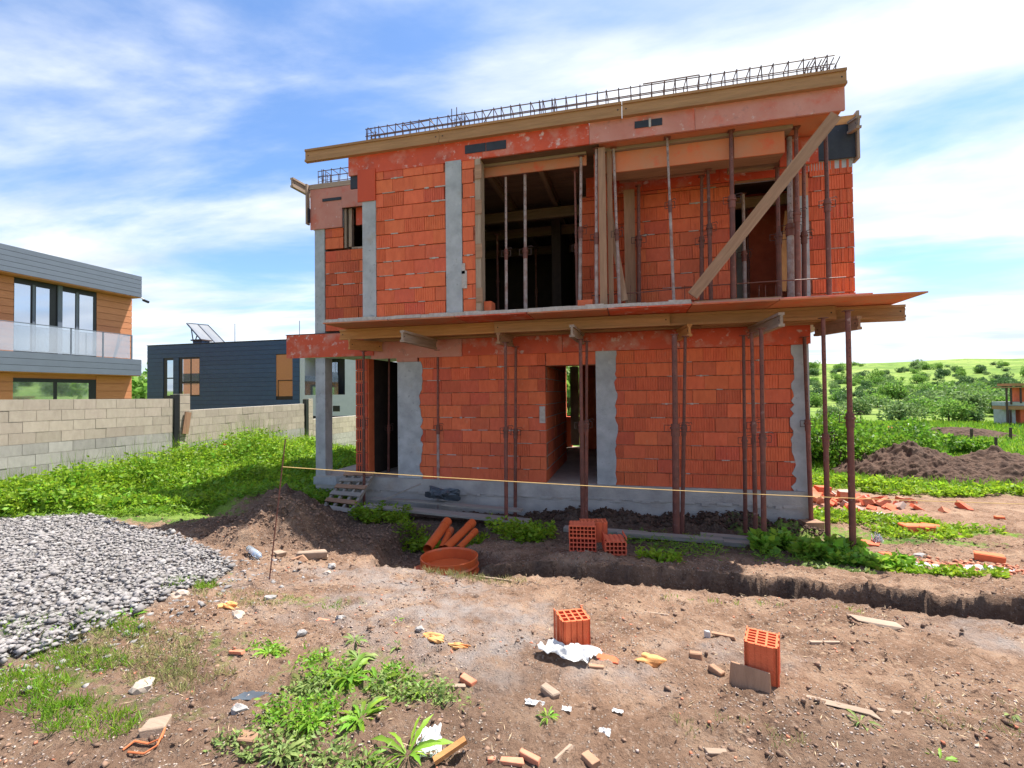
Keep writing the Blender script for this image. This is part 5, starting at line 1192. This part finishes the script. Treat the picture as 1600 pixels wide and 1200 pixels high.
# field grass at the right
def inview(q, pad=80, z=-.6):
    V_ = np.column_stack([q, np.full(len(q), z)])-CAM; dz = V_@Fv; x = 800+FPX*(V_@R2)/dz; return (dz > .5) & (x > -pad) & (x < 1600+pad)
q = rng.uniform((3.4, 12.4), (46, 46), (120000, 2)); D_ = np.hypot(q[:, 0], q[:, 1]); pr = np.clip(13/D_, 0, 1)**1.7
q = q[(rng.random(len(q)) < pr) & inview(q) & (q[:, 1] > 12.9+(fbm(q[:, 0]*.9, q[:, 1]*.9, 3)-.5)*1.8)][:21000]; n_ = len(q)
z = Hb(q[:, 0], q[:, 1]); D_ = np.hypot(q[:, 0], q[:, 1])
B = np.repeat(np.column_stack([q, z]), 5, 0); m5 = len(B); sc_ = np.repeat(np.clip(D_/15, 1, 2.6), 5)
B[:, :2] += rng.normal(0, .08, (m5, 2))*sc_[:, None]; D = unit(np.column_stack([rng.normal(0, .5, (m5, 2)), np.ones(m5)])); S = unit(np.cross(D, rdirs(m5)))
hk = np.repeat(.35+1.1*fbm(q[:, 0]*.35, q[:, 1]*.35, 3), 5)
o = build_leaves('field_grass', B, D, S, rng.uniform(.06, .22, m5)*hk*np.sqrt(sc_), rng.uniform(.014, .03, m5)*sc_, mt_grass); tag(o, 'bright green field grass beyond the dirt track', 'grass', kind='stuff')
patch('weed_patch', 1330, 758, 1.6, .5, 420, .2, mt_leaf, 'leafy weeds at the field edge left of the soil mound', 9, (.07, .14), .45)
patch('weed_patch', 1440, 772, 1.2, .3, 200, .14, mt_leaf, 'leafy weeds in front of the left soil mound', 9, (.07, .12), .45)
patch('weed_patch', 1580, 772, 1.5, .35, 320, .18, mt_leaf, 'leafy weeds in front of the right soil mound', 9, (.07, .13), .45)
patch('weed_patch', 1310, 720, 1.2, 1.2, 300, .3, mt_leaf, 'leafy weeds beside the left soil mound', 9, (.1, .18), .45)

# bushes and trees
def crown(n_, lobes, R0, seed, leaf, flat=.8):
    r_ = np.random.default_rng(seed); P, D = [], []
    L_ = []
    for i in range(lobes):
        a = r_.uniform(0, 2*np.pi); q_ = R0*r_.uniform(.1, .75); L_.append((q_*math.cos(a), q_*math.sin(a), R0*flat*r_.uniform(.45, 1.25), R0*r_.uniform(.3, .55)))
    for (x, y, z, rr) in L_:
        k = n_//lobes; d = rdirs(k, -1, 1, r_); rad = rr*r_.uniform(.55, 1.08, (k, 1)); P.append(np.array([x, y, z])+d*rad*np.array([1, 1, .85])); D.append(unit(d+rdirs(k, -1, 1, r_)*.8))
    P = np.vstack(P); D = np.vstack(D); P[:, 2] = np.maximum(P[:, 2], .02); S = unit(np.cross(D, rdirs(len(P), -1, 1, r_))); ln = r_.uniform(.6, 1.3, len(P))*leaf
    return leaves(P, D, S, ln, ln*.75)
def mk_mesh(name, V_, Q_, mat):
    me = bpy.data.meshes.new(name); V_ = V_.astype(np.float32); me.vertices.add(len(V_)); me.vertices.foreach_set('co', V_.ravel()); me.loops.add(Q_.size); me.loops.foreach_set('vertex_index', Q_.astype(np.int32).ravel()); me.polygons.add(len(Q_)); me.polygons.foreach_set('loop_start', np.arange(0, Q_.size, 4, dtype=np.int32)); me.update(calc_edges=True); me.materials.append(mat); return me
crowns = {}
for k, mt in (('green', mt_bush), ('dark', mt_bushd), ('pale', mt_bushp)):
    crowns[k] = [mk_mesh('crown', *crown(1500, 9, 1, 50+i*3+len(k), .15), mt) for i in range(3)]
tm = MB(); tm.tube((0, 0, -.15), (.03, .02, .75), .06, 6, .03).tube((.02, 0, .35), (.4, .2, .8), .03, 5, .012).tube((.02, 0, .4), (-.35, -.15, .85), .03, 5, .012)
tme = bpy.data.meshes.new('trunk'); tme.from_pydata(tm.v, [], tm.f); tme.materials.append(mt_bark)
def tree(x, y, s_, kind, label, group, hs=1.0, name='bush'):
    t_ = thing(name, (x, y, float(Hb(x, y))-.1), label, 'bush' if name == 'bush' else 'tree', group)
    t_.rotation_euler = (0, 0, random.uniform(0, 6.28)); t_.scale = (s_, s_, s_*hs)
    link('crown', random.choice(crowns[kind]), t_); link('trunk', tme, t_); return t_
# named ones, seen clearly
named = [(1462, 615, 1.0, 'dark', 15, 'large dark round tree on the hillside right of centre', 1.25), (1490, 618, .6, 'dark', 11, 'dark bush just right of the large dark tree', .9), (1528, 602, .8, 'green', 12, 'broad green tree on the upper slope near the far construction', 1.0), (1572, 600, .7, 'dark', 11, 'dark tall bush on the slope at the right edge', 1.2),
         (1382, 606, .6, 'green', 10, 'rounded tree on the slope left of the large dark tree', 1.1), (1347, 579, .5, 'dark', 10, 'dark oval bush high on the slope above the props', .7), (1422, 630, .6, 'green', 8, 'small round bush in the middle of the slope', 1), (1483, 632, .6, 'dark', 7.5, 'small dark bush below the large dark tree', 1), (1525, 632, .7, 'green', 9, 'leaning green bush above the willow thicket', 1),
         (1312, 574, .5, 'dark', 7, 'dark bush at the top left of the slope', .7)]
for (px, py, _, kd, wpx, lab, hs) in named:
    g = gnd(px, py+wpx*1.0); dist = math.hypot(g.x, g.y); tree(g.x, g.y, wpx/FPX*dist*.85, kd, lab, 'trees and bushes on the hillside', hs)
# thicket at the foot of the slope
for i, (px, py, w2, kd, lab) in enumerate(((1300, 655, 20, 'pale', 'pale willow at the left end of the thicket'), (1342, 658, 22, 'pale', 'pale willow second in the thicket'), (1372, 660, 20, 'green', 'green shrub in the thicket above the hedge'), (1405, 668, 26, 'pale', 'wide pale shrub in the thicket left of centre'), (1432, 672, 22, 'green', 'rounded green shrub in the thicket centre'), (1456, 673, 18, 'dark', 'darker shrub in the thicket behind the white bag'), (1482, 672, 26, 'green', 'tall green shrub in the thicket behind the first fence post'), (1512, 668, 30, 'pale', 'largest pale willow in the thicket'), (1545, 672, 22, 'green', 'green shrub at the right of the large willow'), (1523, 676, 14, 'dark', 'small dark shrub before the large willow'), (1580, 672, 22, 'green', 'shrub half hidden by the far construction'), (1268, 655, 18, 'green', 'shrub just visible at the house corner'), (1450, 655, 24, 'pale', 'pale shrub rising behind the thicket centre'), (1490, 650, 24, 'green', 'green shrub rising behind the thicket right'), (1390, 650, 22, 'green', 'green shrub rising behind the thicket left'), (1560, 655, 22, 'pale', 'pale shrub rising behind the thicket far right'))):
    D0 = 52+10*(i % 3)+(14 if i > 11 else 0); d = ray(px, 655); tt = D0/math.hypot(d[0], d[1]); x, y = d[0]*tt, d[1]*tt; tree(x, y, w2/FPX*D0*.82, kd, lab, 'willow thicket at the foot of the slope', 1.0)
# scattered bushes on the slope: many alike
rr_ = random.Random(21); cnt = 0
while cnt < 250:
    px = rr_.uniform(1240, 1640); py = 570+(rr_.random()**.9)*78; g = gnd(px, py); dist = math.hypot(g.x, g.y)
    if dist > 600 or dist < 75: continue
    wpx = rr_.choice((2.5, 3, 3.5, 4, 5, 6, 8))*(1+.5*(py-570)/80); kd = rr_.choice(('dark', 'green', 'green', 'pale', 'dark'))
    tree(g.x, g.y, wpx/FPX*dist*.95, kd, f'small {kd} bush dotting the '+('upper' if py < 595 else 'middle' if py < 620 else 'lower')+' hillside, '+('left of the two free props' if px < 1325 else 'between the props and the large dark tree' if px < 1450 else 'right of the large dark tree' if px < 1540 else 'near the right picture edge'), 'scattered small bushes on the slope', rr_.uniform(.8, 1.2)); cnt += 1
rr_ = random.Random(5)                    # the hillside goes on outside the picture and behind the houses
for i in range(60):
    a = rr_.uniform(.75, 2.4); dist = rr_.uniform(70, 240); x, y = dist*math.sin(a), dist*math.cos(a)
    tree(x, y, rr_.uniform(2, 6), rr_.choice(('dark', 'green', 'pale')), 'bush on the open slope beyond the house, mostly hidden', 'bushes on the slope beyond the house', rr_.uniform(.7, 1.1))
d = ray(226, 610)
tree(d[0]*48, d[1]*48, 4.6, 'green', 'green tree seen in the gap between the timber and navy houses', None, 1.0, 'tree')
tree(d[0]*62-6, d[1]*62, 5.0, 'green', 'green tree hidden behind the timber house corner', None, 1.0, 'tree')
d = ray(888, 610); tree(d[0]*30, d[1]*30, 3.5, 'green', 'sunlit green bush seen through the rear opening of the house', None, 1.2, 'tree')
# bramble hedge behind the house corner
def thicket(px, py, sx, sy, h, n_, mat, label, leaf=.16):
    c = gnd(px, py); r_ = np.random.default_rng(px); k = 26; P, D = [], []
    for i in range(k):
        x, y = r_.uniform(-sx, sx), r_.uniform(-sy, sy); zz_ = h*r_.uniform(.2, .7)*(1-.45*abs(x)/sx); rr = h*r_.uniform(.22, .4); m_ = n_//k; d = rdirs(m_, -.6, 1, r_)
        P.append(np.array([x, y, zz_])+d*rr*r_.uniform(.6, 1.1, (m_, 1))); D.append(unit(d+rdirs(m_, -1, 1, r_)))
    P = np.vstack(P)+np.array(c); P[:, 2] = np.maximum(P[:, 2], c.z-.05); D = np.vstack(D); S = unit(np.cross(D, rdirs(len(P), -1, 1, r_))); ln = r_.uniform(.6, 1.3, len(P))*leaf
    V_, Q_ = leaves(P, D, S, ln, ln*.7); t_ = thing('bramble_hedge', c, label, 'hedge'); fast('foliage', V_, Q_, mat, 4, False, tuple(c), t_)
    tb = MB()
    for i in range(10): x, y = r_.uniform(-sx, sx)*.8, r_.uniform(-sy, sy)*.6; tb.tube(Vector(c)+Vector((x, y, -.1)), Vector(c)+Vector((x+r_.uniform(-.3, .3), y, h*.6)), .025, 5, .01)
    tb.build('stems', mt_bark, t_); return c
thicket(1300, 728, 1.7, 1.2, 1.75, 13000, mt_leafd, 'dense bramble hedge starting at the right corner of the house', .11)
thicket(1362, 718, 1.9, 1.4, 1.6, 13000, mt_leafd, 'middle of the bramble hedge beside the soil mound', .11)
c3 = thicket(1402, 705, 2.2, 1.5, .9, 7000, mt_leafd, 'low tapering end of the bramble hedge with poppies above it', .11)
pm = MB(); R_ = random.Random(6)
for i in range(70):
    t_ = i/70; q = on(1385+t_*46+R_.uniform(-4, 4), 668+t_*17+R_.uniform(-3, 3), 20.5+R_.uniform(-.4, .4))
    for k in range(2):
        a = R_.uniform(0, 3); e = Vector((math.cos(a), math.sin(a), .4))*.045; f_ = Vector((-math.sin(a), math.cos(a), .5))*.045; pm.add([q-e, q-f_, q+e, q+f_], [(0, 1, 2, 3)])
    pm.tube(q, (q.x, q.y, float(Hb(q.x, q.y))), .006, 3)
tag(pm.build('poppies', mt_poppy), 'row of red poppies along the bank at the end of the hedge', 'flowers', kind='stuff')
# fence posts in the field, white bag
GPF = 'thin posts in the field'
for (px, py0, py1, lab) in ((1313, 700, 736, 'dark post in the grass beside the bramble hedge'), (1432, 684, 712, 'dark post in front of the white bag'), (1467, 670, 688, 'post at the left end of the far fence'), (1518, 670, 689, 'middle post of the far fence'), (1556, 683, 710, 'nearer dark post at the right side of the field'), (1579, 668, 687, 'post in front of the far construction')):
    g = gnd(px, py1); tp = on(px, py0, g.y); w_ = .035*max(1, g.y/16); tag(MB().tube(g-Vector((0, 0, .1)), tp, w_, 6).build('field_post', mt_dsteel), lab, 'post', GPF)
g = gnd(1429, 708); lump('white_bag', g+Vector((-.05, .4, .45)), (.42, .3, .55), mt_plastic, 'big white bag standing by the post behind the soil mound', 'bag', 44, .3)

# ================================================================== CONCRETE BLOCK WALLS, LEFT
XW = -10.5
def unit_block(mt):
    mb = MB().box(-.09, 0, -.5, .5, 0, .193); me = bpy.data.meshes.new('block'); me.from_pydata(mb.v, [], mb.f); me.materials.append(mt); return me
blk_t, blk_g = unit_block(mt_block), unit_block(mt_blockg)
def block_wall(y0, y1, ztop0, ztop1, rows, label, grey_rows, offs=0):
    ln = y1-y0; sl = math.atan2(ztop1-ztop0, ln); zb_ = ztop0-rows*.2
    t_ = thing('block_wall', (XW, y0, zb_), label, 'wall', 'sections of the concrete block boundary wall'); t_.rotation_euler = (sl, 0, 0)
    mb = MB().box(-.18, -.008, 0, ln, -.2, rows*.2-.004); me = bpy.data.meshes.new('mortar'); me.from_pydata(mb.v, [], mb.f); me.materials.append(mt_bmortar); link('mortar_core', me, t_)
    R_ = random.Random(int(y0*10)); mod = .40
    for r in range(rows):
        a = -mod*((r % 2)*.5+offs)
        while a < ln-.02:
            p, q = max(a, 0), min(a+mod, ln); a += mod
            if q-p < .04: continue
            o = link('block', blk_g if (rows-1-r) >= grey_rows else blk_t, t_); o.location = (R_.uniform(-.003, .004), (p+q)/2, r*.2+.001); o.scale = (1, q-p-.007, 1)
    return t_
block_wall(2.2, 9.1, 1.78, 1.72, 11, 'nearest and tallest section of concrete block wall at left', 4)
block_wall(9.56, 13.85, 1.43, 1.49, 10, 'middle section of concrete block wall before the navy house', 4, .3)
block_wall(14.28, 22.0, .95, .93, 8, 'far low section of concrete block wall behind the porch column', 3, .1)
def pillar(y0, y1, zt, label, post):
    t_ = thing('wall_pillar', (XW, y0, -.6), label, 'pillar', 'pillars between block wall sections'); z = -.6; k = 0
    while z < zt-.02:
        h = min(.2, zt-z); MB().box(XW-.19, XW+.012, y0+.16, y1, z, z+h-.008).build('block', mt_block, t_); z += .2
    if post: MB().box(XW-.1, XW+.03, y0, y0+.12, -.6, zt-.03).build('steel_post', mt_frame, t_)
pillar(9.12, 9.55, 1.84, 'block pillar with a dark steel post between nearest and middle wall', True)
pillar(13.88, 14.26, 1.66, 'block pillar with a dark post at the far end of the middle wall', True)
a = onx(293, 645, XW+.03); tag(MB().bar(onx(294, 644, XW+.05), onx(289, 678, XW+.05), .03, .16, up=(0, 1, 0)).build('hanging_board', bw['z']), 'short brown board hanging on the block wall beside the pillar', 'board')

# ================================================================== NEIGHBOURING HOUSES
# timber and slate house
XT = -20.5; XW2 = -21.0
th_ = thing('timber_house', (-24, 11, -.4), 'modern flat roofed house with orange timber walls and slate grey bands', 'house')
def tp(name, mat, *bx_, parent=None):
    mb = MB()
    for q in bx_: mb.box(*q)
    return mb.build(name, mat, parent or th_)
YE = 16.29
tp('wall', mt_timber, (-30, XW2-.03, 2, YE-.03, -.6, 7.0))
def planks(z0, z1, n_, x, y0, y1, mat, name, th=.02, gap=.02):
    h = (z1-z0)/n_
    for i in range(n_): tp(name, mat, (x-th, x, y0, y1, z0+i*h+gap/2, z0+(i+1)*h-gap/2))
tp('roof', mt_frame, (-30, XT-.025, 2, YE, 6.11, 7.0)); planks(6.10, 7.02, 5, XT, 2, YE+.01, mt_slate, 'fascia_plank', gap=.012)
tp('soffit', mt_timber, (-30, XT-.03, 2, YE-.01, 6.07, 6.105))
tp('balcony', mt_frame, (-30, XT-.025, 2, YE, 2.72, 3.38)); planks(2.70, 3.40, 3, XT, 2, YE+.01, mt_slate, 'balcony_plank', gap=.012); tp('soffit', mt_timber, (-30, XT-.03, 2, YE-.01, 2.68, 2.715))
def wy(px, py=520): return onx(px, py, XW2).y
y0w, y1w = wy(21), wy(151)
for (za, zb2) in ((3.4, 6.06), (-.5, 2.67)):
    planks(za, zb2, 10, XW2, y1w, YE-.02, mt_timber, 'wall_plank'); planks(za, zb2, 10, XW2, 2, y0w, mt_timber, 'wall_plank')
wu = tp('window', mt_frame, (XW2-.1, XW2-.01, y0w, y1w, 3.4, 6.06))
for (pa, pb_) in ((22, 47), (56, 77), (97, 117), (124, 145)):
    tp('pane', mt_glass, (XW2-.012, XW2-.004, wy(pa), wy(pb_), 3.5, 5.85), parent=wu)
tp('frame', mt_slate, (XW2-.005, XW2+.05, wy(89), wy(96), 3.4, 6.05), (XW2-.005, XW2+.02, wy(118), wy(122), 3.45, 5.9), (XW2-.005, XW2+.02, wy(50), wy(54), 3.45, 5.9), parent=wu)
wl = tp('window', mt_frame, (XW2-.1, XW2-.01, y0w, y1w, .4, 2.5))
for (pa, pb_) in ((20, 84), (90, 139)): tp('pane', mt_glass, (XW2-.012, XW2-.004, wy(pa), wy(pb_), .5, 2.36), parent=wl)
yr1 = onx(205, 540, XT-.05).y
rail = tp('railing', mt_slate, (XT-.06, XT-.04, 2, yr1, 4.40, 4.43)); 
for px in (111, 161, 206): y = onx(px, 540, XT-.05).y; tp('rail_post', mt_slate, (XT-.07, XT-.04, y-.025, y+.025, 3.4, 4.42), parent=rail)
tp('rail_glass', mt_rglass, (XT-.052, XT-.046, 2, yr1-.05, 3.42, 4.39), parent=rail)
tp('rail_end', mt_slate, (XW2+.02, XT-.08, yr1-.02, yr1, 4.38, 4.42), parent=rail)
for (px, py, z) in ((42, 441, 6.07), (147, 462, 6.07), (114, 588, 2.68)):
    c = onz(px, py, z); MB().tube((c.x, c.y, z-.07), (c.x, c.y, z), .20, 14).build('ceiling_lamp', mt_lamp, th_)
cm = MB().tube((XT-.02, YE, 6.08), (XT+.10, YE+.05, 6.02), .03, 8); cm.build('camera_bracket', mt_lamp, th_); MB().tube((XT+.04, YE+.04, 6.0), (XT+.26, YE+.1, 5.90), .055, 10).build('security_camera', mt_frame, th_)
# navy house with white wing
YN = 21.5
nh = thing('navy_house', (-21, YN, -.5), 'low navy blue clad house behind the block wall', 'house')
def npb(name, mat, *bx_, parent=None):
    mb = MB()
    for q in bx_: mb.box(*q)
    return mb.build(name, mat, parent or nh)
def nX(px, py=580): return on(px, py, YN).x
def nZ(px, py): return on(px, py, YN).z
npb('wall', mt_frame, (nX(230), nX(467), YN+.03, YN+9, -.6, 4.6))
zz0 = -.6; k = 0; rows = 22; hN = (4.69+.6)/rows
win = [(nX(255), nX(271), nZ(262, 622), nZ(262, 560)), (nX(279), nX(312), nZ(295, 619), nZ(295, 560)), (nX(431), nX(457), nZ(444, 619), nZ(444, 554))]
for i in range(rows):
    z0_, z1_ = -.6+i*hN, -.6+(i+1)*hN-.012; spans = [(nX(230), nX(467))]
    for (a0, a1, c0, c1) in win:
        if z1_ > c0 and z0_ < c1:
            ns = []
            for p, q in spans:
                if a1 <= p or a0 >= q: ns.append((p, q)); continue
                if p < a0: ns.append((p, a0))
                if q > a1: ns.append((a1, q))
            spans = ns
    for p, q in spans: npb('cladding_board', mt_navy, (p, q, YN, YN+.03, z0_, z1_))
npb('roof_edge', mt_frame, (nX(230)-.03, nX(467), YN-.02, YN+9, 4.69, 4.73))
w1 = npb('window', mt_frame, (win[0][0], win[0][1], YN+.0295, YN+.032, win[0][2], win[0][3]))
npb('pane', mt_glass, (nX(261), nX(270), YN+.02, YN+.026, nZ(265, 618), nZ(265, 592)), (nX(261), nX(270), YN+.02, YN+.026, nZ(265, 590), nZ(265, 563)), parent=w1)
w2 = npb('window', mt_frame, (win[1][0], win[1][1], YN+.0295, YN+.032, win[1][2], win[1][3]))
for (pa, pb_) in ((285, 297), (299, 311)):
    npb('pane', mt_glass, (nX(pa), nX(pb_), YN+.02, YN+.026, nZ(295, 617), nZ(295, 599)), parent=w2); npb('pane', mt_glass, (nX(pa), nX(pb_), YN+.02, YN+.026, nZ(295, 596), nZ(295, 561)), parent=w2)
w3 = npb('loggia', mt_timber, (win[2][0], win[2][1], YN+.0296, YN+.0325, win[2][2], win[2][3])); npb('handrail', mt_frame, (nX(434), nX(457), YN+.0, YN+.02, nZ(444, 595), nZ(444, 594)), (nX(434), nX(434.6), YN, YN+.02, nZ(444, 619), nZ(444, 594)), parent=w3)
wh = thing('white_house', (-15, YN+.1, -.5), 'pale rendered wing with a dark balcony recess beside the navy house', 'house')
def wpb(name, mat, *bx_, parent=None):
    mb = MB()
    for q in bx_: mb.box(*q)
    return mb.build(name, mat, parent or wh)
a0, a1, c0, c1 = nX(475), nX(538), nZ(500, 617), nZ(500, 558)
xw0, xw1 = nX(467)+.01, nX(556)
wpb('wall', mt_white, (xw0, a0, YN+.05, YN+8, -.2, 4.1), (a1, xw1, YN+.05, YN+8, -.2, 4.1), (a0, a1, YN+.05, YN+8, -.2, c0), (a0, a1, YN+.05, YN+8, c1, 4.1))
wpb('recess', mt_frame, (a0, a1, YN+1.2, YN+1.25, c0, c1)); wpb('pane', mt_glass, (a0+.1, a0+1.2, YN+1.15, YN+1.18, c0, c1-.2)); wpb('balustrade', mt_rglass, (a0, a1-.4, YN+.06, YN+.08, c0, c0+1.0))
wpb('plinth', mt_frame, (xw0, xw1, YN+.04, YN+7, -.8, nZ(540, 650)), (nX(519), nX(530), YN+.045, YN+.1, nZ(525, 643), nZ(525, 634)))
# roof things
mt_solar = M('solar_glass', (.21, .225, .25), (.18, .19, .215), scale=2, rough=.3)
so = thing('solar_collector', (nX(320), YN+1.5, 4.73), 'pair of tilted white solar panels on the navy roof', 'solar panel')
P0, P1, P2, P3 = on(292, 505, YN+.8), on(325, 508, YN+2.2), on(352, 536, YN+2.6), on(319, 536, YN+.8)
for (ua, ub) in ((0, .48), (.52, 1)):
    q0, q1, q2, q3 = P0.lerp(P1, ua), P0.lerp(P1, ub), P3.lerp(P2, ub), P3.lerp(P2, ua); nn_ = (q1-q0).cross(q3-q0).normalized()*.05
    MB().add([q0, q1, q2, q3, q0+nn_, q1+nn_, q2+nn_, q3+nn_], [(0, 1, 2, 3), (7, 6, 5, 4), (0, 4, 5, 1), (1, 5, 6, 2), (2, 6, 7, 3), (3, 7, 4, 0)]).build('panel', mt_solar, so)
MB().bar(P0, P3, .06, .08).bar(P0, P1, .05, .06).bar(P1, P2, .05, .06).bar(P3, P2, .06, .08).bar(P0.lerp(P1, .5), P3.lerp(P2, .5), .05, .07).build('panel_frame', mt_slate, so)
MB().tube(P0.lerp(P3, .25), Vector((P0.x+.5, P0.y, 4.72)), .03, 6).tube(P0.lerp(P3, .6), Vector((P0.x+.5, P0.y, 4.75)), .03, 6).build('stand', mt_slate, so)
ch = thing('roof_vent', (nX(294, 535), YN+.8, 4.7), 'short capped vent on the navy roof left of the solar panels', 'vent'); MB().box(nX(288), nX(301), YN+.6, YN+1.1, 4.7, 4.95).build('shaft', mt_navy, ch); MB().box(nX(285), nX(303), YN+.5, YN+1.2, 4.95, 5.02).build('cap', mt_dsteel, ch)
for (px, py, lab) in ((367, 506, 'thin lightning rod right of the solar panels'), (468, 501, 'thin lightning rod above the navy house right end')):
    t0 = on(px, py, YN+1); tag(MB().tube((t0.x, t0.y, 4.6), t0, .018, 5).build('lightning_rod', mt_slate), lab, 'rod', 'lightning rods on the navy roof')
# far construction at right edge
YF = 40.0
fc = thing('far_construction', (27, YF, -1.2), 'distant unfinished concrete frame house at the right edge', 'house')
def fX(px, py=640): return on(px, py, YF).x
def fZ(py): return on(1585, py, YF).z
def fpb(name, mat, *bx_):
    mb = MB()
    for q in bx_: mb.box(*q)
    return mb.build(name, mat, fc)
fpb('roof_formwork', yw['x'], (fX(1568), 34, YF-.4, YF+1, fZ(606), fZ(604.5)), (fX(1576), 34, YF-.3, YF+1, fZ(603), fZ(599)))
fpb('slab', mt_conc, (fX(1570), 34, YF, YF+1.2, fZ(634), fZ(628)), (fX(1562), 34, YF-1, YF+1, fZ(666), fZ(664)))
fpb('slab_formwork', yw['x'], (fX(1570), 34, YF-.1, YF+1.2, fZ(640), fZ(634.5)))
fpb('wall', mt_brick, (fX(1597), 34, YF+.2, YF+1, fZ(628), fZ(605)), (fX(1598), 34, YF+.2, YF+1, fZ(664), fZ(640)))
fpb('base', mt_conc, (fX(1586), 34, YF+.3, YF+1, -1.8, fZ(666)), (fX(1586), fX(1592), YF+.3, YF+2, fZ(664), fZ(640)))
for px, t0, t1 in ((1570, 606, 664), (1577, 603, 632), (1592, 603, 630), (1571.5, 640, 664), (1575.5, 640, 664)): MB().tube((fX(px), YF-.2, fZ(t1)), (fX(px), YF-.2, fZ(t0)), .06, 6).build('prop', mt_dsteel, fc)
for px in (1562, 1567, 1573): MB().box(fX(px), fX(px)+.12, YF-.9, YF-.8, fZ(683), fZ(666)).build('post', bw['z'], fc)
